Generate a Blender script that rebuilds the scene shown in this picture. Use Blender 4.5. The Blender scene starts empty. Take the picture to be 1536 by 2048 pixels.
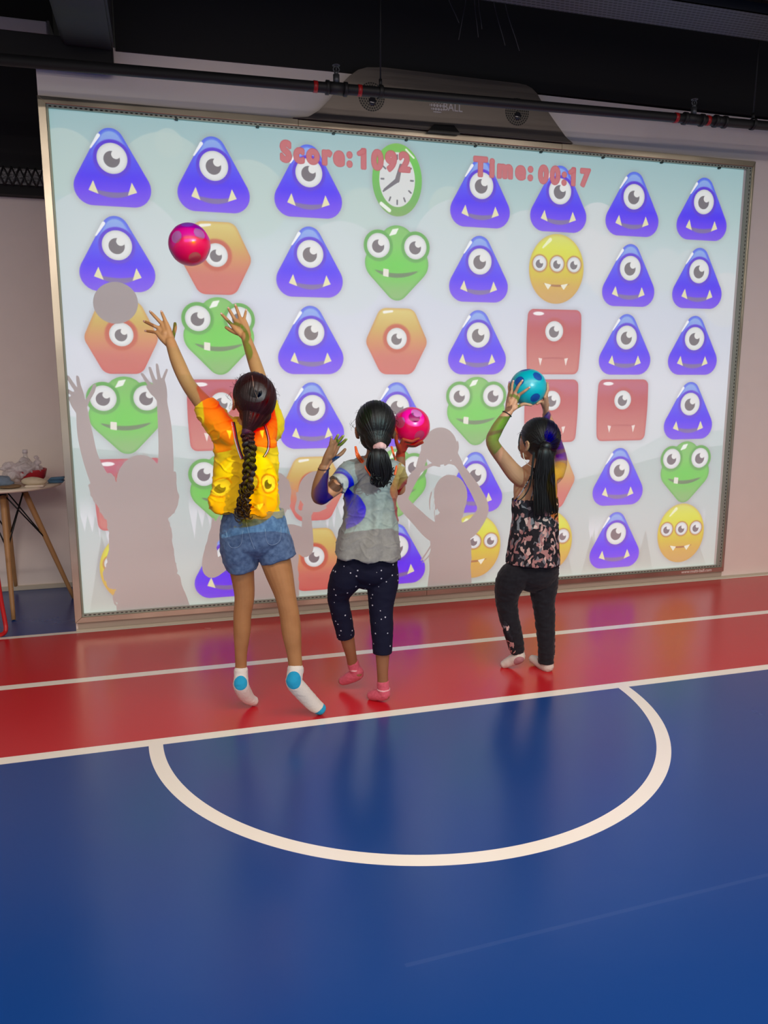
import bpy, bmesh, math, random
import numpy as np
from mathutils import Vector, Matrix, noise

# ------------------------------------------------------------------ camera, light, exposure
SC = bpy.context.scene
COL = SC.collection
PI = math.pi
F_PX, YAW, PITCH = 1525.7, 0.2767, 0.1725
CAM = Vector((0.5225, -4.2805, 1.35))
FWD = Vector((math.sin(YAW) * math.cos(PITCH), math.cos(YAW) * math.cos(PITCH), -math.sin(PITCH)))
RIGHT = Vector((math.cos(YAW), -math.sin(YAW), 0))
UP = RIGHT.cross(FWD)


def at(px, py, Y):
    """a point of the room seen at a photo pixel, at distance Y from the screen wall"""
    d = FWD + RIGHT * ((px - 768) / F_PX) - UP * ((py - 1024) / F_PX)
    t = (Y - CAM.y) / d.y
    return CAM + d * t


def ppm(p):
    return F_PX / (Vector(p) - CAM).dot(FWD)


cd = bpy.data.cameras.new('camera')
cd.sensor_fit = 'HORIZONTAL'
cd.sensor_width = 36.0
cd.lens = 36.0 * F_PX / 1536.0
cd.clip_start = 0.05
cam = bpy.data.objects.new('camera', cd)
cam.location = CAM
cam.rotation_euler = (PI / 2 - PITCH, 0, -YAW)
COL.objects.link(cam)
SC.camera = cam
SC.view_settings.view_transform = 'Standard'
SC.view_settings.look = 'None'
SC.view_settings.gamma = 1.0
SC.view_settings.exposure = 0.0
SC.view_settings.use_curve_mapping = False
SC.cycles.max_bounces = 6
SC.cycles.sample_clamp_indirect = 4.0
SC.cycles.caustics_reflective = False
SC.cycles.caustics_refractive = False

world = bpy.data.worlds.new('world')
SC.world = world
world.use_nodes = True
world.node_tree.nodes['Background'].inputs[0].default_value = (1.0, 0.96, 0.92, 1)
world.node_tree.nodes['Background'].inputs[1].default_value = 0.38


def area_light(name, loc, target, sx, sy, power, color):
    ld = bpy.data.lights.new(name, 'AREA')
    ld.shape = 'RECTANGLE'
    ld.size, ld.size_y = sx, sy
    ld.energy = power
    ld.color = color
    o = bpy.data.objects.new(name, ld)
    o.location = loc
    o.rotation_euler = (Vector(target) - Vector(loc)).to_track_quat('-Z', 'Y').to_euler()
    COL.objects.link(o)
    return o


WARM = (1.0, 0.88, 0.80)
# the hall's ceiling fluorescents, behind and beside the photographer
area_light('ceiling_lamp', (1.6, -3.6, 3.28), (1.6, -3.6, 0), 5.0, 0.5, 123, WARM)
area_light('ceiling_lamp', (0.5, -8.0, 3.28), (0.5, -8.0, 0), 8.0, 0.8, 525, WARM)
area_light('ceiling_lamp', (5.0, -3.0, 3.28), (5.0, -3.0, 0), 1.2, 1.2, 13, WARM)

# ------------------------------------------------------------------ the game picture thrown by the projector
# The picture is computed here from shapes and kept as the lamp's own pattern.
SX0, SX1, SZ0, SZ1 = 0.043, 4.084, 0.100, 2.645      # where it lands on the screen (m)
PROJ = Vector((1.994, -4.908, 2.444))
IW, IH = 2048, 1290
PROJ_POWER = 1.0                                        # tuned below


def lin(c):
    c = np.asarray(c, float) / 255.0
    return np.where(c <= 0.04045, c / 12.92, ((c + 0.055) / 1.055) ** 2.4)


gx = SX0 + (np.arange(IW) + 0.5) / IW * (SX1 - SX0)
gz = SZ0 + (np.arange(IH) + 0.5) / IH * (SZ1 - SZ0)
GX, GZ = np.meshgrid(gx, gz)
PXM = (SX1 - SX0) / IW
IMG = np.zeros((IH, IW, 3))                             # wanted look on the screen, 0..255


def sm(d, w=0.0022):
    return np.clip(0.5 - d / w, 0, 1)


def paint(sl, mask, col):
    m = mask[..., None]
    IMG[sl] = IMG[sl] * (1 - m) + np.asarray(col, float) * m


def ramp(t, stops):
    t = np.clip(t, stops[0][0], stops[-1][0])
    xs = [s[0] for s in stops]
    return np.stack([np.interp(t, xs, [s[1][k] for s in stops]) for k in range(3)], -1)


def d_circle(x, z, cx, cz, r):
    return np.hypot(x - cx, z - cz) - r


def d_ell(x, z, cx, cz, rx, rz):
    k = np.hypot((x - cx) / rx, (z - cz) / rz)
    return (k - 1) * min(rx, rz)


def d_caps(x, z, a, b, ra, rb):
    pa = (x - a[0], z - a[1]); ba = (b[0] - a[0], b[1] - a[1])
    h = np.clip((pa[0] * ba[0] + pa[1] * ba[1]) / (ba[0] ** 2 + ba[1] ** 2), 0, 1)
    return np.hypot(pa[0] - ba[0] * h, pa[1] - ba[1] * h) - (ra + (rb - ra) * h)


def d_poly(x, z, pts):
    d = np.full(x.shape, 1e9); s = np.zeros(x.shape, bool)
    n = len(pts)
    for i in range(n):
        a, b = pts[i], pts[(i + 1) % n]
        d = np.minimum(d, d_caps(x, z, a, b, 0, 0))
        c = (a[1] > z) != (b[1] > z)
        if b[1] != a[1]:
            xi = (b[0] - a[0]) * (z - a[1]) / (b[1] - a[1]) + a[0]
            s ^= c & (x < xi)
    return np.where(s, -d, d)


def d_hull(x, z, circ):
    """distance to the convex hull of circles"""
    P = sorted((c[0] + c[2] * math.cos(t), c[1] + c[2] * math.sin(t)) for c in circ for t in (2 * PI * k / 26 for k in range(26)))

    def half(pts):
        h = []
        for p in pts:
            while len(h) > 1 and (h[-1][0] - h[-2][0]) * (p[1] - h[-2][1]) - (h[-1][1] - h[-2][1]) * (p[0] - h[-2][0]) <= 0:
                h.pop()
            h.append(p)
        return h[:-1]
    return d_poly(x, z, half(P) + half(P[::-1]))


WHITE = (236, 236, 234)
PUPIL = (128, 118, 116)


def eye(sl, x, z, cx, cz, rw, rring, ringcol, rp):
    if rring:
        paint(sl, sm(d_circle(x, z, cx, cz - 0.001, rring), 0.006), ringcol)
    d = d_circle(x, z, cx, cz, rw)
    paint(sl, sm(d), np.array(WHITE) - 26 * np.clip((d + 0.014) / 0.014, 0, 1)[..., None])
    paint(sl, sm(d_circle(x, z, cx - .002, cz - .004, rp)), PUPIL)
    paint(sl, sm(d_circle(x, z, cx + rp * .47, cz + rp * .5, rp * .55)), (240, 238, 234))


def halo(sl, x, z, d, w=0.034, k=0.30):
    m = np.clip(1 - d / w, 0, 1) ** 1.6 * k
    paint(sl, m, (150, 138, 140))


def curve_band(x, z, x0, x1, zc, sag, th):
    t = (x - x0) / (x1 - x0)
    zz = zc - sag * 4 * t * (1 - t)
    w = th * np.sqrt(np.clip(4 * t * (1 - t), 0, 1))
    d = np.abs(z - zz) - w
    return np.where((t < 0) | (t > 1), 1.0, d)


def m_triangle(sl, x, z):
    d = d_hull(x, z, [(0, .076, .066), (.096, -.140, .088), (-.096, -.140, .088)])
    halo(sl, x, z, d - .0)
    body = ramp(z, [(-.23, (132, 92, 240)), (-.16, (118, 72, 246)), (-.09, (88, 52, 250)), (.0, (96, 92, 250)), (.06, (118, 138, 246)), (.14, (120, 150, 240))])
    paint(sl, sm(d), body)
    rim = np.clip(1 + (d + .002) / .016, 0, 1) * sm(d)
    paint(sl, rim * .75, ramp(z, [(-.23, (140, 92, 238)), (-.1, (112, 78, 240)), (.14, (92, 98, 232))]))
    cap = np.maximum(d + .016, -(d_circle(x, z, 0, -.015, .098)))
    cap = np.maximum(cap, -(z - .02))
    paint(sl, sm(cap, .006) * .9, ramp(z, [(.0, (120, 132, 246)), (.06, (140, 160, 244)), (.13, (158, 186, 238))]))
    eye(sl, x, z, .004, 0, .073, .090, (104, 66, 216), .039)
    paint(sl, sm(d_caps(x, z, (-.094, .045), (-.055, .104), .004, .0085), .003), (250, 250, 255))
    paint(sl, sm(curve_band(x, z, -.098, .104, -.152, .022, .013) , .003), (136, 116, 168))
    for s in (-1, 1):
        paint(sl, sm(d_poly(x, z, [(s * .092, -.108), (s * .116, -.156), (s * .070, -.172)])), (238, 230, 184))


def m_orange(sl, x, z):
    pts = [(-.062, .083), (.062, .083), (.122, -.045), (.058, -.170), (-.058, -.170), (-.122, -.045)]
    d = d_poly(x, z, pts) - .058
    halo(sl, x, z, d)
    paint(sl, sm(d), ramp(z, [(-.23, (214, 116, 102)), (-.13, (212, 120, 100)), (-.04, (216, 150, 92)), (.03, (214, 178, 92)), (.13, (226, 206, 120))]))
    rim = np.clip(1 + (d + .002) / .014, 0, 1) * sm(d)
    paint(sl, rim * .5, ramp(z, [(-.2, (212, 98, 88)), (.1, (210, 150, 80))]))
    paint(sl, sm(d_circle(x, z, 0, -.027, .082), .012), (204, 104, 74))
    eye(sl, x, z, 0, -.027, .060, 0, None, .031)
    paint(sl, sm(d_caps(x, z, (-.075, .118), (-.028, .124), .008, .006), .004), (250, 246, 232))
    paint(sl, sm(curve_band(x, z, -.05, .05, -.155, .006, .004), .004) * .6, (196, 104, 92))


def m_frog(sl, x, z):
    d = d_hull(x, z, [(0, .070, .104), (.088, -.030, .098), (0, -.166, .066), (-.088, -.030, .098)])
    for s in (-1, 1):
        d = np.minimum(d, d_circle(x, z, s * .108, .062, .084))
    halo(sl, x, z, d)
    core = np.clip(1 - np.hypot(x / .2, (z + .05) / .12), 0, 1)[..., None]
    body = ramp(z, [(-.23, (150, 190, 118)), (-.14, (138, 198, 104)), (-.05, (126, 208, 86)), (.06, (136, 208, 98)), (.17, (142, 196, 108))])
    body = body + core * (np.array((112, 212, 70)) - body) * .8
    paint(sl, sm(d), body)
    rim = np.clip(1 + (d + .002) / .014, 0, 1) * sm(d)
    paint(sl, rim * .8, (116, 182, 86))
    for s in (-1, 1):
        eye(sl, x, z, s * .108, .062, .066, .084, (112, 176, 84), .035)
    paint(sl, sm(d_poly(x, z, [(-.044, .118), (-.026, .150), (.006, .156), (-.008, .128)]) - .002, .004), (248, 252, 240))
    paint(sl, sm(curve_band(x, z, -.128, .122, -.070, .026, .012), .003), (118, 140, 96))
    paint(sl, sm(d_poly(x, z, [(-.080, -.060), (-.048, -.064), (-.050, -.106), (-.082, -.100)])), (238, 234, 218))


def m_yellow(sl, x, z):
    d = d_ell(x, z, 0, -.024, .180, .200)
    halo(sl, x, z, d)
    paint(sl, sm(d), ramp(z, [(-.22, (214, 168, 96)), (-.13, (220, 176, 76)), (-.06, (222, 196, 50)), (.02, (226, 220, 44)), (.1, (228, 230, 70)), (.17, (222, 224, 110))]))
    rim = np.clip(1 + (d + .002) / .014, 0, 1) * sm(d)
    paint(sl, rim * .5, (214, 166, 70))
    for ex in (-.112, .002, .115):
        eye(sl, x, z, ex, .006, .044, .053, (200, 148, 78), .024)
    paint(sl, sm(d_caps(x, z, (-.094, .096), (-.048, .142), .005, .011), .004), (248, 250, 200))
    paint(sl, sm(curve_band(x, z, -.088, .092, -.108, .012, .006), .003), (176, 120, 66))
    for s in (-1, 1):
        paint(sl, sm(d_poly(x, z, [(s * .076, -.108), (s * .034, -.116), (s * .052, -.140)]) - .002), (246, 240, 214))


def m_red(sl, x, z):
    w = .134 + .010 * np.cos(np.clip(z / .2, -1, 1) * 1.4)
    q = np.hypot(np.maximum(np.abs(x) - w, 0), np.maximum(np.abs(z + .034) - .154, 0)) - .038
    d = np.maximum(q, np.abs(x) - .19)
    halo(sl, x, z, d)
    paint(sl, sm(d), ramp(z, [(-.23, (214, 134, 118)), (-.1, (206, 118, 106)), (.04, (196, 92, 88)), (.1, (196, 104, 116)), (.16, (200, 108, 116))]))
    rim = np.clip(1 + (d + .002) / .013, 0, 1) * sm(d)
    paint(sl, rim * .7, (200, 92, 84))
    paint(sl, sm(d_circle(x, z, 0, .032, .080), .012) * .75, (196, 92, 80))
    eye(sl, x, z, 0, .030, .060, 0, None, .033)
    paint(sl, sm(d_ell(x, z, -.108, .132, .036, .011), .003), (252, 244, 244))
    paint(sl, sm(curve_band(x, z, -.11, .11, -.140, -.012, .005), .005) * .7, (186, 96, 88))
    for s in (-1, 1):
        paint(sl, sm(d_poly(x, z, [(s * .100, -.128), (s * .074, -.132), (s * .086, -.176)])), (246, 226, 216))


def m_clock(sl, x, z):
    d = d_ell(x, z, 0, -.004, .143, .190)
    halo(sl, x, z, d)
    paint(sl, sm(d), ramp(z, [(-.2, (140, 176, 96)), (-.1, (122, 184, 88)), (.1, (122, 204, 80)), (.2, (140, 192, 86))]))
    paint(sl, sm(d_ell(x, z, 0, -.002, .103, .143), .003), (226, 226, 222))
    for k in range(12):
        a = k * PI / 6
        u = (math.sin(a), math.cos(a))
        paint(sl, sm(d_caps(x, z, (u[0] * .078, u[1] * .108 - .002), (u[0] * .092, u[1] * .128 - .002), .0045, .0045)), (124, 120, 118))
    paint(sl, sm(d_caps(x, z, (0, -.004), (-.072, -.058), .012, .007)), (126, 118, 118))
    paint(sl, sm(d_caps(x, z, (0, -.004), (.02, .075), .014, .008)), (132, 122, 120))
    paint(sl, sm(d_caps(x, z, (-.092, -.132), (-.045, -.165), .010, .010), .004), (244, 248, 236))
    paint(sl, sm(d_caps(x, z, (.05, .158), (.095, .118), .005, .005), .004), (240, 248, 226))


def backdrop():
    x, z = GX, GZ
    IMG[...] = ramp(z, [(.1, (200, 208, 200)), (.5, (206, 214, 212)), (.9, (218, 222, 222)), (1.3, (226, 226, 232)), (1.75, (216, 219, 230)), (2.05, (208, 219, 220)), (2.35, (186, 208, 205)), (2.65, (168, 196, 196))])
    al = slice(None), slice(None)
    # lighter clouds along the top
    for cx, cz, r, c in ((.10, 2.40, .16, 0), (.58, 2.34, .24, 0), (.60, 2.53, .07, 0), (1.0, 2.28, .2, 0), (1.28, 2.33, .12, 0), (1.62, 2.24, .14, 0), (2.12, 2.30, .12, 0),
                         (2.2, 2.06, .3, 1), (2.62, 2.1, .22, 1), (3.07, 2.24, .15, 2), (3.00, 2.08, .16, 2), (3.2, 2.02, .2, 2), (3.55, 2.02, .13, 1), (3.75, 2.0, .15, 1), (4.02, 1.85, .17, 2), (1.5, 1.95, .25, 1), (.3, 1.9, .4, 1)):
        col = ((198, 214, 206), (212, 220, 220), (224, 224, 224))[c]
        fade = np.clip((z - (cz - .5)) / .45, 0, 1)
        paint(al, sm(d_circle(x, z, cx, cz, r), .006) * .75 * fade, col)
    # far hill, left and right
    zz = np.interp(x, [0, .30, .62, 1.4, 2.6, 3.1, 3.62, 4.1], [1.165, 1.13, 1.10, .62, .62, .76, .99, 1.02])
    paint(al, sm(z - zz, .006), ramp(z, [(.6, (214, 218, 216)), (1.16, (204, 216, 214))]))
    zz = np.interp(x, [0, .30, .62, 1.1, 1.5, 2.0, 2.5, 3.0, 3.45, 3.75, 4.1], [1.00, .975, .925, .86, .84, .80, .66, .722, .82, .88, .92])
    paint(al, sm(z - zz, .006), ramp(z, [(.1, (206, 210, 200)), (.45, (202, 208, 204)), (.95, (190, 204, 198))]))
    # pale hanging spikes and grey fir tops
    rng = random.Random(4)
    xx = .06
    while xx < 4.06:
        w = rng.uniform(.03, .055); h = rng.uniform(.08, .2)
        base = .62 if xx < 1.9 else .38
        if (xx % .62 < .26) and not (1.9 < xx < 3.0) or xx < -1 and rng.random() < .6:
            m = np.clip((x - xx) / w, 0, 1)
            tri = np.abs(m - .5) * 2
            zt = base + .02 - h * (1 - tri)
            k = ((x >= xx) & (x <= xx + w)) * sm(zt - z, .006) * np.clip(1 - (z - base) / .12, 0, 1) * (z < base + .12)
            paint(al, k * .8, (232, 232, 236))
        xx += w
    for cx, top, w in ((.16, .52, .09), (.48, .50, .09), (2.33, .42, .08), (3.13, .36, .07), (3.53, .37, .075), (3.93, .30, .10), (2.95, .30, .06), (1.15, .45, .08), (1.62, .42, .07)):
        f = np.clip((z - .08) / (top - .08), 0, 1)
        paint(al, sm(np.abs(x - cx) - w * (1 - f), .004) * (z < top) * .75, ramp(z, [(.1, (196, 196, 184)), (.4, (176, 180, 172))]))
    paint(al, np.clip((.16 - z) / .06, 0, 1) * .5, (210, 220, 206))


ROWS = ('TTTCTTTT', 'TOTFTYTT', 'OFTOTRTT', 'FRTTFRRT', 'RFOFTOTF', 'YTOTYYTY')


def font_mask(text, off):
    cu = bpy.data.curves.new('t', 'FONT')
    cu.body = text; cu.size = 1.0; cu.space_character = 1.34; cu.offset = off; cu.resolution_u = 4
    cu.fill_mode = 'FRONT'
    ob = bpy.data.objects.new('t', cu)
    COL.objects.link(ob)
    dg = bpy.context.evaluated_depsgraph_get()
    me = ob.evaluated_get(dg).to_mesh()
    me.calc_loop_triangles()
    v = np.array([p.co[:2] for p in me.vertices])
    t = np.array([l.vertices[:] for l in me.loop_triangles])
    ob.evaluated_get(dg).to_mesh_clear()
    bpy.data.objects.remove(ob); bpy.data.curves.remove(cu)
    return v, t


def raster(v, t, x0, x1, z0, z1, box):
    lo, hi = box
    v = (v - lo) / (hi - lo) * np.array((x1 - x0, z1 - z0)) + np.array((x0, z0))
    S = 3
    a0 = int((x0 - .03 - SX0) / PXM); a1 = int((x1 + .03 - SX0) / PXM)
    b0 = int((z0 - .03 - SZ0) / PXM); b1 = int((z1 + .03 - SZ0) / PXM)
    m = np.zeros(((b1 - b0) * S, (a1 - a0) * S), bool)
    q = (v - np.array((SX0, SZ0))) / np.array((PXM, (SZ1 - SZ0) / IH))
    q = (q - np.array((a0, b0))) * S
    for tri in t:
        p = q[tri]
        mn = np.floor(p.min(0)).astype(int); mx = np.ceil(p.max(0)).astype(int) + 1
        mn = np.maximum(mn, 0); mx = np.minimum(mx, (m.shape[1], m.shape[0]))
        if (mx <= mn).any():
            continue
        X, Z = np.meshgrid(np.arange(mn[0], mx[0]) + .5, np.arange(mn[1], mx[1]) + .5)
        e = []
        for i in range(3):
            a, b = p[i], p[(i + 1) % 3]
            e.append((b[0] - a[0]) * (Z - a[1]) - (b[1] - a[1]) * (X - a[0]))
        ins = ((e[0] >= 0) & (e[1] >= 0) & (e[2] >= 0)) | ((e[0] <= 0) & (e[1] <= 0) & (e[2] <= 0))
        m[mn[1]:mx[1], mn[0]:mx[0]] |= ins
    f = m.reshape(b1 - b0, S, a1 - a0, S).mean((1, 3))
    return (slice(b0, b1), slice(a0, a1)), f


def dilate(f, r):
    out = f.copy()
    n = int(math.ceil(r))
    P = np.pad(f, n)
    for j in range(-n, n + 1):
        for i in range(-n, n + 1):
            k = np.clip(r + .5 - math.hypot(i, j), 0, 1)
            if k > 0:
                out = np.maximum(out, P[n + j:n + j + f.shape[0], n + i:n + i + f.shape[1]] * k)
    return out


def words(text, x0, x1, z0, z1):
    v, t = font_mask(text, .022)
    box = v.min(0), v.max(0)
    g = .013
    sl, f = raster(v, t, x0 + g, x1 - g, z0 + g, z1 - g, box)
    paint(sl, dilate(f, 4.6) * .95, (196, 92, 90))
    paint(sl, dilate(f, 2.7) * .8, (208, 124, 120))


def compose():
    backdrop()
    kinds = dict(T=m_triangle, O=m_orange, F=m_frog, Y=m_yellow, R=m_red, C=m_clock)
    for r, row in enumerate(ROWS):
        for c, k in enumerate(row):
            cx, cz = .320 + .4975 * c, 2.436 - .4155 * r
            a0 = max(0, int((cx - .24 - SX0) / PXM)); a1 = min(IW, int((cx + .24 - SX0) / PXM))
            b0 = max(0, int((cz - .28 - SZ0) / PXM)); b1 = min(IH, int((cz + .22 - SZ0) / PXM))
            sl = slice(b0, b1), slice(a0, a1)
            kinds[k](sl, GX[sl] - cx, GZ[sl] - cz)
    words('Score:', 1.160, 1.565, 2.472, 2.598)
    words('1092', 1.600, 1.895, 2.466, 2.590)
    words('Time:', 2.255, 2.640, 2.474, 2.598)
    words('00:17', 2.660, 3.014, 2.462, 2.582)
    for bx, top in ((1.620, 2.580), (2.896, 2.572)):          # flags of the figure 1
        sl = slice(int((2.44 - SZ0) / PXM), IH), slice(int((bx - .08 - SX0) / PXM), int((bx + .04 - SX0) / PXM))
        d = d_caps(GX[sl], GZ[sl], (bx - .002, top - .014), (bx - .024, top - .026), .012, .010)
        paint(sl, sm(d - .003, .003) * .95, (196, 92, 90)); paint(sl, sm(d + .001, .003) * .8, (208, 124, 120))


compose()
# what the room light alone gives on the screen (photo: the children's shadows)
AMB = lin(ramp(GZ, [(.1, (180, 162, 153)), (.7, (178, 160, 151)), (1.65, (170, 155, 151)), (2.6, (148, 136, 134))]))
THROW = lin(IMG) - AMB
THROW = np.maximum(THROW, -0.34)      # the projector's saturated primaries lie outside sRGB
pix = np.ones((IH, IW, 4), np.float32)
pix[..., :3] = THROW
pimg = bpy.data.images.new('game_picture', IW, IH, alpha=False, float_buffer=True, is_data=True)
pimg.pixels.foreach_set(pix.ravel())
pimg.update()
pimg.pack()

pl = bpy.data.lights.new('projector_lamp', 'POINT')
pl.energy = 4 * PI * PI * PROJ.y ** 2 * 1.0
pl.shadow_soft_size = 0.0
pl.use_nodes = True
nt = pl.node_tree
nt.nodes.clear()


def lmath(op, a, b=None):
    n = nt.nodes.new('ShaderNodeMath'); n.operation = op
    for i, s in enumerate((a, b)):
        if s is None:
            continue
        if isinstance(s, (int, float)):
            n.inputs[i].default_value = s
        else:
            nt.links.new(s, n.inputs[i])
    return n.outputs[0]


geo = nt.nodes.new('ShaderNodeNewGeometry')
sep = nt.nodes.new('ShaderNodeSeparateXYZ')
nt.links.new(geo.outputs['Incoming'], sep.inputs[0])
dx, dy, dz = sep.outputs
dys = lmath('MAXIMUM', dy, 0.02)
k = lmath('DIVIDE', -PROJ.y - 0.006, dys)
hu = lmath('ADD', lmath('MULTIPLY', dx, k), PROJ.x - SX0)
hv = lmath('ADD', lmath('MULTIPLY', dz, k), PROJ.z - SZ0)
cmb = nt.nodes.new('ShaderNodeCombineXYZ')
nt.links.new(lmath('DIVIDE', hu, SX1 - SX0), cmb.inputs[0])
nt.links.new(lmath('DIVIDE', hv, SZ1 - SZ0), cmb.inputs[1])
tex = nt.nodes.new('ShaderNodeTexImage')
tex.image = pimg
tex.extension = 'CLIP'
nt.links.new(cmb.outputs[0], tex.inputs[0])
em = nt.nodes.new('ShaderNodeEmission')
nt.links.new(tex.outputs[0], em.inputs[0])
front = lmath('GREATER_THAN', dy, 0.05)
nt.links.new(lmath('DIVIDE', front, lmath('POWER', dys, 3.0)), em.inputs[1])
outn = nt.nodes.new('ShaderNodeOutputLight')
nt.links.new(em.outputs[0], outn.inputs[0])
po = bpy.data.objects.new('projector_lamp', pl)
po.location = PROJ
COL.objects.link(po)

# ------------------------------------------------------------------ materials
MAT = {}


def rgb(c):
    v = lin(c)
    return (float(v[0]), float(v[1]), float(v[2]), 1.0)


def mat(name, col, rough=0.6, metal=0.0, bump=0.0, bscale=60.0, var=0.0, spec=0.5, stretch=(1, 1, 1), sheen=0.0, sss=0.0, coat=0.0, alpha=1.0, trans=0.0):
    if name in MAT:
        return MAT[name]
    m = bpy.data.materials.new(name)
    m.use_nodes = True
    t = m.node_tree
    b = t.nodes['Principled BSDF']
    b.inputs['Base Color'].default_value = rgb(col)
    b.inputs['Roughness'].default_value = rough
    b.inputs['Metallic'].default_value = metal
    b.inputs['Specular IOR Level'].default_value = spec
    b.inputs['Sheen Weight'].default_value = sheen
    b.inputs['Coat Weight'].default_value = coat
    b.inputs['Alpha'].default_value = alpha
    b.inputs['Transmission Weight'].default_value = trans
    if sss:
        b.inputs['Subsurface Weight'].default_value = sss
        b.inputs['Subsurface Radius'].default_value = (.012, .005, .003)
        b.inputs['Subsurface Scale'].default_value = 1.0
    if bump or var:
        tc = t.nodes.new('ShaderNodeTexCoord')
        mp = t.nodes.new('ShaderNodeMapping')
        mp.inputs['Scale'].default_value = stretch
        t.links.new(tc.outputs['Object'], mp.inputs[0])
        nz = t.nodes.new('ShaderNodeTexNoise')
        nz.inputs['Scale'].default_value = bscale
        nz.inputs['Detail'].default_value = 4
        t.links.new(mp.outputs[0], nz.inputs[0])
        if bump:
            bp = t.nodes.new('ShaderNodeBump')
            bp.inputs['Strength'].default_value = bump
            bp.inputs['Distance'].default_value = 0.01
            t.links.new(nz.outputs[0], bp.inputs['Height'])
            t.links.new(bp.outputs[0], b.inputs['Normal'])
        if var:
            mx = t.nodes.new('ShaderNodeMix'); mx.data_type = 'RGBA'
            c = lin(col)
            mx.inputs['A'].default_value = (*[float(v) * (1 - var) for v in c], 1)
            mx.inputs['B'].default_value = (*[float(min(1, v * (1 + var))) for v in c], 1)
            t.links.new(nz.outputs[0], mx.inputs['Factor'])
            t.links.new(mx.outputs['Result'], b.inputs['Base Color'])
    MAT[name] = m
    return m


class NT:
    """small node-graph writer"""
    def __init__(s, m):
        s.t = m.node_tree; s.b = s.t.nodes['Principled BSDF']

    def coord(s, which='Object'):
        n = s.t.nodes.new('ShaderNodeTexCoord'); q = s.t.nodes.new('ShaderNodeSeparateXYZ')
        s.t.links.new(n.outputs[which], q.inputs[0]); s.vec = n.outputs[which]
        return q.outputs

    def m(s, op, a, b=None, c=None):
        n = s.t.nodes.new('ShaderNodeMath'); n.operation = op
        for i, v in enumerate((a, b, c)):
            if v is None: continue
            if isinstance(v, (int, float)): n.inputs[i].default_value = v
            else: s.t.links.new(v, n.inputs[i])
        return n.outputs[0]

    def between(s, v, a, b):
        return s.m('MULTIPLY', s.m('GREATER_THAN', v, a), s.m('LESS_THAN', v, b))

    def mix(s, f, a, b):
        n = s.t.nodes.new('ShaderNodeMix'); n.data_type = 'RGBA'
        for k, v in (('Factor', f), ('A', a), ('B', b)):
            if isinstance(v, (tuple, list)): n.inputs[k].default_value = v
            elif isinstance(v, (int, float)): n.inputs[k].default_value = v
            else: s.t.links.new(v, n.inputs[k])
        return n.outputs['Result']

    def noise(s, scale, detail=3, vec=None, stretch=None):
        n = s.t.nodes.new('ShaderNodeTexNoise'); n.inputs['Scale'].default_value = scale; n.inputs['Detail'].default_value = detail
        v = vec or s.vec
        if stretch:
            mp = s.t.nodes.new('ShaderNodeMapping'); mp.inputs['Scale'].default_value = stretch
            s.t.links.new(v, mp.inputs[0]); v = mp.outputs[0]
        s.t.links.new(v, n.inputs[0])
        return n.outputs[0]

    def voronoi(s, scale, vec=None, feature='F1'):
        n = s.t.nodes.new('ShaderNodeTexVoronoi'); n.inputs['Scale'].default_value = scale; n.feature = feature
        s.t.links.new(vec or s.vec, n.inputs[0])
        return n.outputs

    def ramp(s, f, stops, interp='LINEAR'):
        n = s.t.nodes.new('ShaderNodeValToRGB'); e = n.color_ramp.elements; n.color_ramp.interpolation = interp
        e[0].position, e[0].color = stops[0]; e[1].position, e[1].color = stops[-1]
        for p, c in stops[1:-1]:
            x = e.new(p); x.color = c
        s.t.links.new(f, n.inputs[0])
        return n.outputs[0]

    def to(s, sock, name):
        s.t.links.new(sock, s.b.inputs[name])

    def bump(s, h, strength, dist=.01):
        n = s.t.nodes.new('ShaderNodeBump'); n.inputs['Strength'].default_value = strength; n.inputs['Distance'].default_value = dist
        s.t.links.new(h, n.inputs['Height']); s.t.links.new(n.outputs[0], s.b.inputs['Normal'])


# ------------------------------------------------------------------ mesh helpers
def finish(name, bm, m=None, parent=None, smooth=True, recalc=True):
    if recalc:
        bmesh.ops.recalc_face_normals(bm, faces=bm.faces)
    me = bpy.data.meshes.new(name)
    bm.to_mesh(me); bm.free()
    if smooth:
        me.polygons.foreach_set('use_smooth', [True] * len(me.polygons))
    o = bpy.data.objects.new(name, me)
    for q in (m if isinstance(m, (list, tuple)) else [m]):
        if q: me.materials.append(q)
    COL.objects.link(o)
    if parent:
        o.parent = parent
        o.matrix_parent_inverse = parent.matrix_basis.inverted()
    return o


def thing(name, label, cat, loc=(0, 0, 0), group=None):
    o = bpy.data.objects.new(name, None)
    o.empty_display_size = .1
    o.location = loc
    COL.objects.link(o)
    o['label'] = label; o['category'] = cat
    if group: o['group'] = group
    return o


def tag(o, label, cat, group=None):
    o['label'] = label; o['category'] = cat
    if group: o['group'] = group
    return o


def struct(o, label, cat):
    o['kind'] = 'structure'; o['label'] = label; o['category'] = cat
    return o


def box(bm, x0, x1, y0, y1, z0, z1, bev=0.0):
    r = bmesh.ops.create_cube(bm, size=1.0)
    for v in r['verts']:
        v.co = Vector((x0 + (v.co.x + .5) * (x1 - x0), y0 + (v.co.y + .5) * (y1 - y0), z0 + (v.co.z + .5) * (z1 - z0)))
    if bev:
        es = list({e for v in r['verts'] for e in v.link_edges})
        bmesh.ops.bevel(bm, geom=es, offset=bev, segments=2, affect='EDGES')
    return bm


def B():
    return bmesh.new()


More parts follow.
